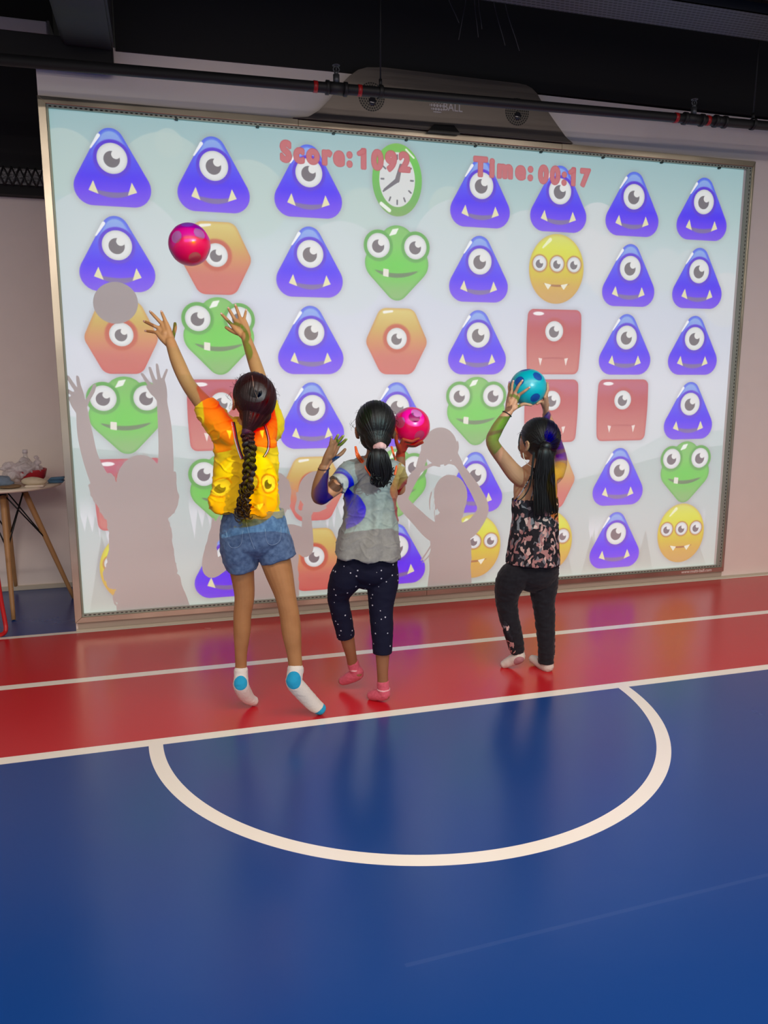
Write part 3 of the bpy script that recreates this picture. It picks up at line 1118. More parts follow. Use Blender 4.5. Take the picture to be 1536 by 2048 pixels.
ray_tube(bm, [(508, 1024, -1.335, 59, .72), (508, 1048, -1.335, 66, .70), (508, 1078, -1.335, 67, .70), (510, 1096, -1.335, 56, .72), (511, 1110, -1.335, 26, .9)], seg=36, cap=.3)
ray_tube(bm, [(484, 1070, -1.332, 44, .9), (481, 1100, -1.325, 39, 1), (485, 1136, -1.315, 31, 1.1)], seg=28, cap=0)
ray_tube(bm, [(535, 1066, -1.338, 42, .9), (549, 1096, -1.342, 38, 1), (557, 1119, -1.348, 36, 1.05)], seg=28, cap=0)
so = remesh('shorts', bm, .0036, MD, g1, smooth=3, disp=wrinkle(.0050, 24, 30, 4))
t3 = bvh(so)
for pl_ in ([(492, 1042), (496, 1060), (502, 1080), (509, 1098)], [(452, 1062), (458, 1090), (470, 1096), (482, 1088), (486, 1062)], [(530, 1058), (534, 1084), (546, 1090), (560, 1080), (562, 1054)]):
    bm = B(); tube(bm, stick(t3, pl_, .0003), [.0013] * len(pl_), seg=6); finish('seam', bm, mat('seam_thread', (122, 144, 176), rough=.8), so)
bm = B()
ray_tube(bm, [(509, 1032, -1.335, 61, .73), (509, 1018, -1.335, 59, .73)], seg=40, cap=0)
finish('waistband', bm, cloth('grey_band', (150, 140, 118), None), so)
MS1 = mat('white_sock', (226, 220, 214), rough=.9, bump=.3, bscale=400)
n = NT(MS1); n.coord()
hl, hr = at(481, 1366, -1.315), at(586, 1362, -1.455)
tl_, tr_ = at(512, 1404, -1.225), at(644, 1424, -1.395)


def near(n_, c, r):
    d = n_.t.nodes.new('ShaderNodeVectorMath'); d.operation = 'DISTANCE'
    d.inputs[1].default_value = tuple(c); n_.t.links.new(n_.vec, d.inputs[0])
    return n_.m('LESS_THAN', d.outputs['Value'], r)


mk = n.m('MINIMUM', n.m('ADD', n.m('ADD', near(n, hl, .030), near(n, hr, .038)), n.m('ADD', near(n, tl_, .016), near(n, tr_, .036))), 1)
n.to(n.mix(mk, rgb((226, 220, 212)), rgb((30, 160, 205))), 'Base Color')
for pts, lab in (([(482, 1340, -1.264, 13.5), (482, 1358, -1.275, 14.5), (482, 1370, -1.290, 15.5), (490, 1388, -1.262, 14.5), (499, 1398, -1.245, 12), (508, 1402, -1.232, 9.5)], 'l'),
                 ([(591, 1337, -1.402, 16), (589, 1354, -1.415, 16), (589, 1366, -1.42, 16.5), (610, 1390, -1.408, 16), (628, 1409, -1.398, 14.5), (641, 1418, -1.393, 12)], 'r')):
    bm = B(); ray_tube(bm, pts, cap=.8); 
    q = pts[0]; ray_tube(bm, [(q[0], q[1] - 1, q[2], q[3] + .6), (q[0], q[1] + 9, q[2] - .003, q[3] + .3)], cap=0)
    remesh('sock', bm, .0030, MS1, g1, smooth=2, disp=wrinkle(.0012, 60, 90, 2))
# hair


def hair_cap(name, par, C, RT, k, m, gather, extra=None, amp=.0016, freq=9, planes=None, seed=1, sc3=(.0775, .0965, .087)):
    bm = B()
    M3 = RT
    def T(p): return Vector(C) + M3 @ (Vector(p) * k)
    ell(bm, T((0, -.013, .022)), [x * k for x in sc3], RT, seg=48, rings=32)
    ell(bm, T((0, -.050, -.030)), (.060 * k, .046 * k, .052 * k), RT, seg=32, rings=20)
    if extra: extra(bm, T)
    pls = planes or [((0, .062, .040), (0, .80, -.60))]
    cuts = [(T(p), M3 @ Vector(nn)) for p, nn in pls]
    ax = (Vector(C) - Vector(gather))
    o = remesh(name, bm, .0026, m, par, smooth=3, cuts=cuts, disp=hair_disp(C, ax, gather, amp, freq, seed))
    return o, T


G1 = at(494, 862, -1.478)


def ex1(bm, T):
    tube(bm, [T((0, -.05, 0)), (T((0, -.05, 0)) + G1) / 2 + Vector((0, -.006, 0)), G1], [.055, .040, .019], seg=24)


hc1, TC = hair_cap('hair', g1, HC1, RT1, .99, HR1, G1, ex1, amp=.0020, freq=17)
# parting
pp = stick(bvh(hc1), [(501, 742), (504, 752), (506, 764), (508, 776), (511, 787), (515, 796)], .0004)
bm = B(); tube(bm, pp, [.0011] * 6, seg=6)
finish('parting', bm, mat('scalp', (150, 118, 100), rough=.6), hc1)
# braid
path = [G1, at(497, 880, -1.50), at(500, 905, -1.505), at(499, 935, -1.50), at(496, 965, -1.50), at(490, 995, -1.495), at(484, 1020, -1.485), at(488, 1032, -1.48)]
cp = [Vector(p) for p in catmull([tuple(p) for p in path], 12)]
bm = B()
tot = len(cp) - 1
rng = random.Random(3)
for s in range(3):
    for sub_ in range(6):
        oa = rng.uniform(0, 2 * PI); orr = rng.uniform(.3, 1) * .0085
        pts = []
        for i, p in enumerate(cp):
            u = i / tot
            ph = 2 * PI * (u * 5.2) + s * 2 * PI / 3
            w = .0155 * (1 - .25 * u) * (1.0 if u > .05 else u / .05)
            x = math.sin(ph) * w; d = math.sin(2 * ph) * w * .55
            jit = .003 * math.sin(i * .9 + sub_ * 2) * u
            pts.append(p + RIGHT * (x + math.cos(oa) * orr + jit) + Vector((0, -1, 0)) * (d + math.sin(oa) * orr))
        tube(bm, pts[:-2], [.0058] * (len(pts) - 2), seg=8, sub=1)
# curls of the loose end and along the braid
for i in range(46):
    p0 = cp[int(rng.uniform(.62, 1) * tot)] + Vector((rng.uniform(-.022, .022), rng.uniform(-.016, .006), rng.uniform(-.01, .01)))
    r = rng.uniform(.006, .012); a0 = rng.uniform(0, 6)
    tube(bm, [p0 + Vector((math.cos(a0 + t) * r, -abs(math.sin(t)) * .008, math.sin(a0 + t) * r - t * .0035)) for t in (0, 1, 2, 3, 4.2, 5.4)], [.0030, .0034, .0030, .0028, .0022, .0012], seg=6, sub=3)
finish('braid', bm, HR1, hc1)
bm = B(); tube(bm, [cp[0] + (cp[1] - cp[0]) * .2, cp[4]], [.020, .019], seg=20, sub=2, cap=.4)
finish('hair_tie', bm, mat('purple_band', (60, 42, 78), rough=.6), hc1)
flyaways(hc1, HC1, (.082, .10, .09), 60, 5, HR1)
# medal ribbon worn back to front
ML = mat('striped_ribbon', (220, 215, 215), rough=.6)


def ribbon(name, par, pts, w, mats, lift=.0):
    """three-stripe flat band through points"""
    P = [Vector(p) for p in catmull([tuple(p) for p in pts], 6)]
    for k, mm in enumerate(mats):
        bm = B()
        off = (k - (len(mats) - 1) / 2) * w / len(mats)
        tube(bm, [p + RIGHT * off for p in P], [(w / len(mats) * .52, .0011)] * len(P), side=RIGHT, seg=8, sub=1, cap=0)
        o = finish(name if k == 0 else 'stripe', bm, mm, par if k == 0 else o1)
        if k == 0: o1 = o
    return o1


MRW, MRR, MRB = mat('ribbon_white', (225, 222, 222), rough=.6), mat('ribbon_red', (170, 40, 50), rough=.6), mat('ribbon_navy', (24, 22, 34), rough=.6)
t1 = bvh(sh1)
ribbon('medal_ribbon', g1, stick(t1, [(465, 845), (469, 862), (473, 880), (479, 902), (485, 918)], .003), .014, [MRW, MRR, MRB])
ribbon('medal_ribbon', g1, stick(t1, [(528, 846), (533, 860), (537, 882), (535, 900), (527, 914)], .003), .010, [MRB, MRW, MRR])
print('g1 min z', min(v.co.z for v in b1.data.vertices))

# ============ second child: grey shirt, ball in the right hand
g2 = thing('child', 'girl in grey T-shirt and dotted navy leggings holding the pink ball, black ponytail', 'person', (1.32, -1.30, 0))
g2['group'] = 'children playing at the screen'
bm = B()
RT2 = Matrix.Rotation(math.radians(-14), 3, 'Z') @ Matrix.Rotation(math.radians(6), 3, 'X')
HC2 = at(751, 856, -1.325)
T2 = head(bm, HC2, RT2, 1.0)
ray_tube(bm, [(733, 1138, -1.30, 34, .60), (735, 1112, -1.30, 52, .64), (739, 1075, -1.295, 46, .68), (741, 1020, -1.295, 45, .66), (744, 965, -1.30, 48, .60), (746, 932, -1.305, 42, .58), (750, 914, -1.31, 20, .95), (752, 890, -1.315, 18, 1)], seg=28)
# arms
ray_tube(bm, [(735, 945, -1.305, 22), (704, 944, -1.31, 20), (682, 965, -1.34, 17), (655, 985, -1.365, 16), (640, 993, -1.38, 17), (641, 970, -1.40, 16), (648, 935, -1.42, 10.5)])
ray_tube(bm, [(760, 944, -1.30, 22), (788, 940, -1.295, 20), (796, 962, -1.27, 15), (797, 978, -1.235, 14), (799, 950, -1.235, 12.5), (801, 908, -1.245, 9.5)])
# legs
ray_tube(bm, [(710, 1134, -1.30, 28), (692, 1160, -1.285, 27), (679, 1195, -1.26, 20), (684, 1225, -1.25, 18.5), (692, 1265, -1.235, 15.5), (702, 1310, -1.21, 11), (707, 1334, -1.195, 10.5), (716, 1346, -1.205, 10)])
ray_tube(bm, [(758, 1134, -1.305, 28), (764, 1165, -1.31, 29), (762, 1215, -1.32, 21.5), (764, 1250, -1.33, 20.5), (765, 1290, -1.335, 16), (765, 1340, -1.335, 11.5), (766, 1366, -1.335, 11), (770, 1386, -1.34, 11)])
ray_tube(bm, [(716, 1347, -1.21, 10), (702, 1353, -1.185, 10), (684, 1362, -1.155, 7.5)])
ray_tube(bm, [(770, 1390, -1.345, 10), (756, 1390, -1.325, 9.5), (742, 1389, -1.305, 7)])
# left hand, open, waving
kL = [at(676, 893, -1.435), at(670, 890, -1.448), at(664, 891, -1.452), at(659, 896, -1.450)]
tL = [at(692, 879, -1.43), at(686, 872, -1.450), at(676, 870, -1.458), at(663, 874, -1.458)]
hand(bm, at(649, 934, -1.42), kL, tL, [at(660, 922, -1.415), at(674, 914, -1.405), at(684, 906, -1.400), at(690, 899, -1.402)], rw=.0150, rf=.0066, bend=.004)


def onball(p, c, R, r=.006):
    d = Vector(p) - Vector(c)
    return Vector(c) + d.normalized() * (R + r)


def grip(c, R, dirs):
    """points on the ball given as camera-frame directions"""
    return [Vector(c) + ball_axes(v) * (R + .0055) for v in dirs]


c_, R_ = BALL2, .0785
kR = grip(c_, R_, [(-.45, -.80, .62), (-.30, -.88, .36), (-.22, -.92, .10), (-.25, -.93, -.12)])
mR = grip(c_, R_, [(.00, -.88, .62), (.12, -.94, .30), (.15, -.96, .02), (.08, -.97, -.2)])
tR = grip(c_, R_, [(.36, -.70, .66), (.52, -.78, .36), (.55, -.80, .05), (.40, -.86, -.22)])
thR = [at(800, 903, -1.26), at(793, 884, -1.30)] + grip(c_, R_, [(-.80, -.42, .52), (-.88, -.12, .50)])
hand(bm, at(801, 906, -1.245), kR, tR, thR, rw=.0145, rf=.0066, mids=mR)
b2 = remesh('body', bm, VOX, SK2, g2, smooth=2)
nails(b2, tL, kL)
eyes(g2, T2, 1.0, RT2)
MG = cloth('grey_jersey', (150, 152, 148), (140, 142, 138), sc_=80)
bm = B()
ray_tube(bm, [(734, 1114, -1.30, 66, .86), (736, 1085, -1.298, 62, .80), (740, 1045, -1.295, 54, .70), (742, 1000, -1.295, 53, .68), (744, 960, -1.30, 54, .64), (747, 934, -1.305, 46, .62), (751, 920, -1.31, 27, .9)], seg=40, cap=0)
ray_tube(bm, [(738, 948, -1.305, 27), (707, 944, -1.312, 25), (690, 956, -1.332, 23.5), (673, 969, -1.350, 22)], seg=24, cap=0)
ray_tube(bm, [(757, 948, -1.302, 27), (785, 942, -1.297, 24), (795, 955, -1.28, 19), (797, 966, -1.262, 17.5)], seg=24, cap=0)
sh2 = remesh('shirt', bm, .0034, MG, g2, smooth=4, disp=drape(.0070, 7, 0, 1.05, .72, 1.33, -1.30, 2.0, -9))
MN = mat('navy_dots', (20, 22, 42), rough=.8, spec=.2)
n = NT(MN); n.coord()
vn = n.t.nodes.new('ShaderNodeTexVoronoi'); vn.inputs['Scale'].default_value = 40; vn.inputs['Randomness'].default_value = .6
n.t.links.new(n.vec, vn.inputs[0])
dm = n.m('LESS_THAN', vn.outputs['Distance'], .135)
n.to(n.mix(dm, rgb((20, 22, 44)), rgb((205, 205, 215))), 'Base Color')
bm = B()
ray_tube(bm, [(735, 1092, -1.30, 55, .70), (734, 1128, -1.30, 61, .70), (731, 1152, -1.30, 52, .74), (728, 1166, -1.30, 26, .9)], seg=36, cap=.5)
ray_tube(bm, [(708, 1132, -1.30, 33, 1), (690, 1160, -1.285, 32), (677, 1192, -1.262, 22.5), (682, 1225, -1.25, 20.5), (692, 1273, -1.233, 18)], seg=24, cap=0)
ray_tube(bm, [(762, 1132, -1.305, 33, 1), (765, 1165, -1.31, 32), (762, 1215, -1.32, 24.5), (764, 1255, -1.33, 22.5), (765, 1306, -1.335, 19)], seg=24, cap=0)
remesh('leggings', bm, .0032, MN, g2, smooth=3, disp=wrinkle(.0020, 22, 40, 8))
MP = cloth('pink_sock', (208, 96, 116), (196, 84, 104), sc_=120)
MPW = mat('pale_stripe', (236, 190, 196), rough=.8)
for pts, cf in (([(706, 1326, -1.198, 12), (710, 1338, -1.198, 12), (716, 1347, -1.205, 12), (702, 1354, -1.185, 12), (692, 1359, -1.168, 10.5), (685, 1362, -1.158, 8.5)], [(712, 1331), (724, 1342)]),
                ([(766, 1366, -1.335, 12.5), (767, 1378, -1.338, 12.5), (768, 1388, -1.342, 12.5), (757, 1389, -1.326, 12), (748, 1390, -1.313, 10.5), (741, 1391, -1.303, 8.5)], None)):
    bm = B(); ray_tube(bm, pts, cap=.8)
    s_ = remesh('sock', bm, .0028, MP, g2, smooth=2, disp=wrinkle(.0012, 60, 110, 5))
    q = pts[1]; bm = B(); ray_tube(bm, [(q[0], q[1] - 1.5, q[2], q[3] + .7), (q[0], q[1] + 1, q[2], q[3] + .7)], cap=0, seg=24)
    finish('cuff_line', bm, MPW, s_)
G2 = at(757, 896, -1.445)


def ex2(bm, T):
    tube(bm, [T((0, -.05, .0)), (T((0, -.05, -.02)) + G2) / 2, G2], [.060, .044, .018], seg=24)


hc2, _ = hair_cap('hair', g2, HC2, RT2, 1.03, HR2, G2, ex2, amp=.0021, freq=18, seed=4)
bm = B()
pth = [G2, at(757, 908, -1.475), at(758, 928, -1.470), at(762, 950, -1.455), at(755, 972, -1.445)]
strands(bm, pth, [.014, .034, .046, .036, .020], 190, 1.0, rs=.0030, seed=2, wave=.007, wl=.055, fl=.55)
tube(bm, pth, [(.012, .012), (.030, .018), (.042, .024), (.032, .018), (.008, .006)], seg=20)
for i in range(26):
    rng = random.Random(i + 60); p0 = at(rng.uniform(742, 790), rng.uniform(935, 968), -1.465); r = rng.uniform(.006, .011); a0 = rng.uniform(0, 6)
    tube(bm, [p0 + Vector((math.cos(a0 + t) * r, -math.sin(t) * .006, math.sin(a0 + t) * r - t * .003)) for t in (0, 1, 2, 3, 4.2)], [.0022, .0024, .0022, .0018, .0008], seg=6, sub=3)
finish('ponytail', bm, HR2, hc2)
bm = B()
tube(bm, [G2 + RIGHT * -.018 + Vector((0, -.018, .004)), G2 + Vector((0, -.030, .012)), G2 + RIGHT * .018 + Vector((0, -.018, .006))], [(.008, .012), (.011, .014), (.008, .012)], seg=14)
finish('scrunchie', bm, mat('pale_pink_cloth', (214, 160, 156), rough=.8, bump=.5, bscale=80), hc2)
flyaways(hc2, HC2, (.085, .10, .095), 60, 8, HR2)
MO = mat('orange_cord', (236, 92, 30), rough=.5)
t2 = bvh(sh2)
for pts in ([(714, 912), (722, 925), (732, 938), (742, 952), (748, 964)], [(716, 908), (727, 923), (737, 937), (745, 950), (751, 961)], [(787, 908), (790, 920), (792, 935), (789, 950)]):
    pp_ = stick(t2, pts, .0025, -1.38)
    bm = B(); tube(bm, [at(711 if pts[0][0] < 750 else 783, 893, -1.36)] + pp_, [(.0045, .0018)] * (len(pp_) + 1), seg=8)
    finish('lanyard', bm, MO, g2)
bm = B(); p = at(648, 937, -1.42)
ax = (at(649, 925, -1.424) - p).normalized()
s1 = RIGHT; s2 = ax.cross(s1)
for k in range(24):
    a = 2 * PI * k / 24; b__ = 2 * PI * (k + 1) / 24
    cyl(bm, p + s1 * math.cos(a) * .0225 + s2 * math.sin(a) * .0225, p + s1 * math.cos(b__) * .0225 + s2 * math.sin(b__) * .0225, .0016, seg=6)
finish('bracelet', bm, mat('bracelet', (70, 34, 40), rough=.5), g2)
print('g2 min z', min(v.co.z for v in b2.data.vertices))

# ============ third child: strappy patterned top, teal ball held overhead
g3 = thing('child', 'small girl in dark patterned strap top and black pants lifting the teal ball', 'person', (2.12, -1.17, 0))
g3['group'] = 'children playing at the screen'
bm = B()
RT3 = Matrix.Rotation(math.radians(22), 3, 'Z') @ Matrix.Rotation(math.radians(10), 3, 'X')
HC3 = at(1075, 882, -1.195)
T3 = head(bm, HC3, RT3, .97)
ray_tube(bm, [(1066, 1142, -1.18, 30, .60), (1066, 1112, -1.18, 44, .64), (1068, 1075, -1.175, 41, .70), (1070, 1020, -1.175, 41, .66), (1071, 975, -1.178, 44, .58), (1072, 945, -1.18, 38, .56), (1074, 925, -1.185, 16, 1), (1075, 905, -1.19, 16, 1)], seg=28)
ray_tube(bm, [(1060, 962, -1.18, 22), (1034, 950, -1.18, 18), (1010, 922, -1.19, 15), (985, 886, -1.205, 13), (992, 862, -1.21, 12.5), (1004, 842, -1.215, 11), (1017, 824, -1.22, 8.5)])
ray_tube(bm, [(1082, 962, -1.178, 22), (1106, 952, -1.17, 18), (1116, 940, -1.13, 15), (1121, 918, -1.09, 13), (1112, 885, -1.10, 12), (1101, 852, -1.13, 10), (1093, 830, -1.15, 8.5)])
ray_tube(bm, [(1046, 1136, -1.18, 25), (1024, 1160, -1.165, 27), (1013, 1196, -1.15, 19), (1018, 1230, -1.15, 17), (1028, 1270, -1.15, 14), (1036, 1298, -1.15, 10.5), (1040, 1312, -1.158, 10)])
ray_tube(bm, [(1086, 1136, -1.18, 25), (1088, 1165, -1.18, 26), (1088, 1205, -1.185, 19), (1090, 1240, -1.19, 17), (1091, 1290, -1.2, 13), (1092, 1318, -1.205, 10), (1095, 1328, -1.21, 10)])
ray_tube(bm, [(1038, 1314, -1.16, 9), (1024, 1320, -1.14, 9), (1007, 1329, -1.12, 6.5)])
ray_tube(bm, [(1097, 1330, -1.215, 9), (1082, 1324, -1.17, 9), (1066, 1318, -1.125, 6.5)])
c_, R_ = BALL3, R_B
kA = grip(c_, R_, [(-.62, -.52, .72), (-.78, -.34, .62), (-.92, -.26, .40), (-.98, -.28, .12)])
mA = grip(c_, R_, [(-.36, -.34, .88), (-.62, -.05, .78), (-.88, .02, .46), (-.99, -.02, .10)])
tA = grip(c_, R_, [(-.12, -.16, .98), (-.44, .20, .86), (-.84, .24, .50), (-.97, .24, .08)])
thA = [at(1024, 820, -1.225), at(1033, 815, -1.235)] + grip(c_, R_, [(-.28, -.92, .38), (.10, -.95, .32)])
hand(bm, at(1018, 823, -1.22), kA, tA, thA, rw=.0135, rf=.0062, mids=mA)
kB = grip(c_, R_, [(.84, -.55, .30), (.92, -.42, .12), (.95, -.38, -.10), (.93, -.38, -.3)])
mB = grip(c_, R_, [(.94, -.20, .36), (.99, -.10, .10), (.99, -.06, -.12), (.94, -.08, -.35)])
tB = grip(c_, R_, [(.93, .12, .40), (.97, .22, .10), (.95, .26, -.14), (.90, .18, -.4)])
thB = [at(1090, 826, -1.155), at(1088, 818, -1.165)] + grip(c_, R_, [(.66, -.80, .22), (.42, -.90, .28)])
hand(bm, at(1093, 829, -1.15), kB, tB, thB, rw=.0130, rf=.0062, mids=mB)
b3 = remesh('body', bm, VOX, SK3, g3, smooth=2)
nails(b3, tA, mA, out=-FWD)
eyes(g3, T3, .97, RT3)
# strap top
MT = mat('leaf_print', (30, 28, 34), rough=.75, spec=.25)
n = NT(MT); n.coord()
nz = n.t.nodes.new('ShaderNodeTexNoise'); nz.inputs['Scale'].default_value = 16; n.t.links.new(n.vec, nz.inputs[0])
va = n.t.nodes.new('ShaderNodeVectorMath'); va.operation = 'MULTIPLY_ADD'
n.t.links.new(nz.outputs['Color'], va.inputs[0]); va.inputs[1].default_value = (.07, .07, .07); n.t.links.new(n.vec, va.inputs[2])
mpn = n.t.nodes.new('ShaderNodeMapping'); mpn.inputs['Scale'].default_value = (1, 1, .55); mpn.inputs['Rotation'].default_value = (.5, .8, .4)
n.t.links.new(va.outputs[0], mpn.inputs[0])
vo = n.voronoi(80, mpn.outputs[0])
sp = n.t.nodes.new('ShaderNodeSeparateColor'); n.t.links.new(vo['Color'], sp.inputs[0])
cc = n.ramp(sp.outputs[0], [(0, rgb((26, 24, 30))), (.44, rgb((40, 38, 46))), (.62, rgb((168, 120, 118))), (.80, rgb((120, 116, 122))), (.90, rgb((204, 168, 160)))], 'CONSTANT')
n.to(cc, 'Base Color')
bm = B()
ray_tube(bm, [(1065, 1126, -1.18, 54, .92), (1067, 1095, -1.178, 51, .84), (1069, 1050, -1.176, 47, .76), (1070, 1010, -1.176, 46, .74), (1070, 996, -1.176, 45.5, .74)], seg=36, cap=0)
ray_tube(bm, [(1070, 1022, -1.156, 43, .50), (1070, 998, -1.148, 42, .46), (1071, 972, -1.143, 38, .46), (1073, 950, -1.150, 25, .60), (1075, 930, -1.156, 17, .7)], seg=28, cap=.3)
tp = remesh('strap_top', bm, .0032, MT, g3, smooth=3, disp=wrinkle(.0040, 30, 26, 12))
bm = B()
for pts in ([(1030, 1002, -1.262), (1046, 980, -1.270), (1060, 955, -1.268), (1066, 934, -1.255)], [(1112, 1008, -1.25), (1100, 985, -1.268), (1086, 960, -1.268), (1078, 938, -1.256)],
            [(1062, 1000, -1.272), (1068, 975, -1.272), (1074, 952, -1.268)]):
    tube(bm, [at(*p) for p in pts], [(.0035, .0012)] * len(pts), seg=8)
tube(bm, [at(1092, 1004, -1.272), at(1082, 982, -1.275), at(1070, 955, -1.272), at(1066, 936, -1.262)], [(.011, .0014), (.009, .0014), (.008, .0014), (.006, .0014)], seg=8)
finish('strap', bm, MT, tp)
MB = cloth('black_pants', (26, 26, 32), (32, 32, 38), sc_=60)
n = NT(MB); n.coord()
MB2 = MT
bm = B()
ray_tube(bm, [(1066, 1100, -1.18, 47, .74), (1065, 1133, -1.18, 52, .74), (1062, 1158, -1.18, 46, .76), (1058, 1173, -1.18, 24, .9)], seg=36, cap=.5)
ray_tube(bm, [(1044, 1138, -1.18, 30, 1.1), (1022, 1162, -1.166, 30), (1013, 1196, -1.15, 23), (1017, 1228, -1.15, 20), (1027, 1270, -1.15, 17.5), (1035, 1303, -1.15, 14.5)], seg=24, cap=0)
ray_tube(bm, [(1088, 1138, -1.18, 29, 1.1), (1087, 1165, -1.18, 29), (1087, 1205, -1.185, 22.5), (1090, 1240, -1.19, 20), (1092, 1290, -1.2, 16.5), (1092, 1326, -1.206, 15)], seg=24, cap=0)
pn = remesh('pants', bm, .0032, MB, g3, smooth=3, disp=wrinkle(.0036, 26, 60, 15))
bm = B()
ray_tube(bm, [(1010, 1245, -1.170, 7, 1.0), (1016, 1265, -1.172, 9, 1.0), (1022, 1285, -1.170, 7, 1.0), (1026, 1301, -1.168, 6, 1)], seg=14)
finish('printed_panel', bm, MT, pn); bm = B()
ray_tube(bm, [(1106, 1262, -1.20, 4, 1.2), (1106, 1285, -1.205, 4.5, 1.2), (1105, 1310, -1.21, 4.5, 1.2)], seg=14)
finish('printed_panel', bm, MT, pn)
MSG = mat('grey_white_sock', (206, 198, 190), rough=.9, bump=.3, bscale=400)
n = NT(MSG); n.coord()
mk = n.m('MINIMUM', n.m('ADD', near(n, at(1040, 1326, -1.19), .030), near(n, at(1088, 1342, -1.19), .018)), 1)
n.to(n.mix(mk, rgb((210, 202, 192)), rgb((170, 120, 126))), 'Base Color')
for pts in ([(1036, 1303, -1.153, 11.5), (1039, 1312, -1.16, 11.5), (1036, 1316, -1.162, 11.5), (1024, 1321, -1.14, 11), (1014, 1326, -1.128, 9.5), (1007, 1329, -1.12, 7.5)],
            [(1094, 1322, -1.21, 11.5), (1096, 1330, -1.215, 11.5), (1094, 1333, -1.212, 11.5), (1082, 1327, -1.17, 11), (1072, 1321, -1.142, 9.5), (1064, 1317, -1.122, 7.5)]):
    bm = B(); ray_tube(bm, pts, cap=.8)
    remesh('sock', bm, .0028, MSG, g3, smooth=2, disp=wrinkle(.001, 60, 90, 3))
G3 = at(1089, 893, -1.298)


def ex3(bm, T):
    tube(bm, [T((0, -.06, .0)), G3], [.045, .020], seg=24)
    tube(bm, [T((.045, -.035, -.01)), T((.03, -.06, -.06))], [.03, .02], seg=20)


hc3, _ = hair_cap('hair', g3, HC3, RT3, 1.0, HR2, G3, ex3, amp=.0020, freq=18, seed=7)
bm = B()
pth = [G3, at(1090, 903, -1.322), at(1089, 930, -1.315), at(1088, 960, -1.305), at(1089, 990, -1.300), at(1091, 1030, -1.297)]
strands(bm, pth, [.012, .026, .034, .040, .042, .044], 190, 1.2, rs=.0024, seed=12, wave=.0045, wl=.09, fl=.45)
tube(bm, pth[:-1] + [at(1091, 1012, -1.298)], [(.010, .010), (.022, .016), (.030, .015), (.034, .014), (.030, .010), (.012, .004)], seg=20)
strands(bm, [at(1068, 905, -1.285), at(1064, 940, -1.290), at(1060, 970, -1.287), at(1050, 990, -1.283), at(1034, 1006, -1.280)], [.005, .004, .003, .002, .001], 9, 1.0, rs=.0012, seed=13)
strands(bm, [at(1104, 905, -1.27), at(1106, 940, -1.27), at(1108, 980, -1.265), at(1112, 1030, -1.26)], [.006, .007, .007, .007], 20, 1.0, rs=.0018, seed=14)
strands(bm, [at(1041, 868, -1.20), at(1038, 885, -1.205), at(1040, 905, -1.215)], [.003, .003, .002], 8, 1.0, rs=.0011, seed=15)
finish('ponytail', bm, HR2, hc3)
bm = B(); ell(bm, G3 + Vector((0, -.022, .004)), (.018, .012, .015))
finish('hair_tie', bm, mat('dark_band', (24, 22, 24), rough=.5), hc3)
flyaways(hc3, HC3, (.078, .096, .09), 40, 9, HR2)
bm = B(); p = at(1014, 828, -1.22)
ax = (at(1019, 820, -1.22) - p).normalized(); s1 = (RIGHT - ax * RIGHT.dot(ax)).normalized(); s2 = ax.cross(s1)
for k in range(24):
    a = 2 * PI * k / 24; b__ = 2 * PI * (k + 1) / 24
    cyl(bm, p + s1 * math.cos(a) * .0215 + s2 * math.sin(a) * .0215, p + s1 * math.cos(b__) * .0215 + s2 * math.sin(b__) * .0215, .0020, seg=6)
finish('bracelet', bm, mat('dark_band', (24, 22, 24)), g3)
bm = B(); rg = random.Random(2)
pts = [at(x, y, Y_) for x, y, Y_ in ((1046, 906, -1.20), (1048, 916, -1.21), (1054, 927, -1.23), (1064, 934, -1.25))]
tube(bm, pts, [.0016] * 4, seg=6)
finish('neck_cord', bm, mat('white_cord', (235, 228, 215), rough=.5), g3)
print('g3 min z', min(v.co.z for v in b3.data.vertices))

# ------------------------------------------------------------------ housing above the screen
hs = thing('sensor_housing', 'dark steel housing with two speaker grilles above the screen', 'speaker housing', (2.03, -.1, 2.70))
mh = mat('housing_steel', (128, 120, 114), rough=.38, metal=.85)
n = NT(mh); X, Y, Z = n.coord()
n.to(n.m('ADD', n.m('MULTIPLY', n.noise(8, 3, stretch=(.4, 1, 14)), .22), .26), 'Roughness')
n.bump(n.noise(40, 2, stretch=(.3, 1, 30)), .05, .002)
YH = -.05
KH = (YH - CAM.y) / (-.10 - CAM.y)


def hz(x, z): return CAM.x + (x - CAM.x) * KH, max(FZ1 + .0015, CAM.z + (z - CAM.z) * KH)


raw = [(1.225, 2.660), (1.27, 2.667), (1.315, 2.688), (1.36, 2.722), (1.417, 2.780), (1.47, 2.850), (1.525, 2.905), (1.57, 2.938), (1.619, 2.955), (1.70, 2.962)]
rt = [(2.489, 2.959), (2.53, 2.957), (2.566, 2.944), (2.60, 2.918), (2.646, 2.855), (2.70, 2.795), (2.778, 2.708), (2.835, 2.662)]
prof = [hz(*p) for p in raw + rt]
prof = [p for i, p in enumerate(prof) if not (p[1] < FZ1 + .002 and i not in (0, len(prof) - 1))]
bm = B()
prism(bm, [(x, YH, z) for x, z in prof], (0, .048, 0))
bmesh.ops.bevel(bm, geom=[e for e in bm.edges if all(abs(v.co.y - YH) < 1e-4 for v in e.verts)], offset=.004, segments=2, affect='EDGES')
finish('front_panel', bm, mh, hs, smooth=False)
mg_ = mat('grille_steel', (120, 112, 106), rough=.4, metal=.8)
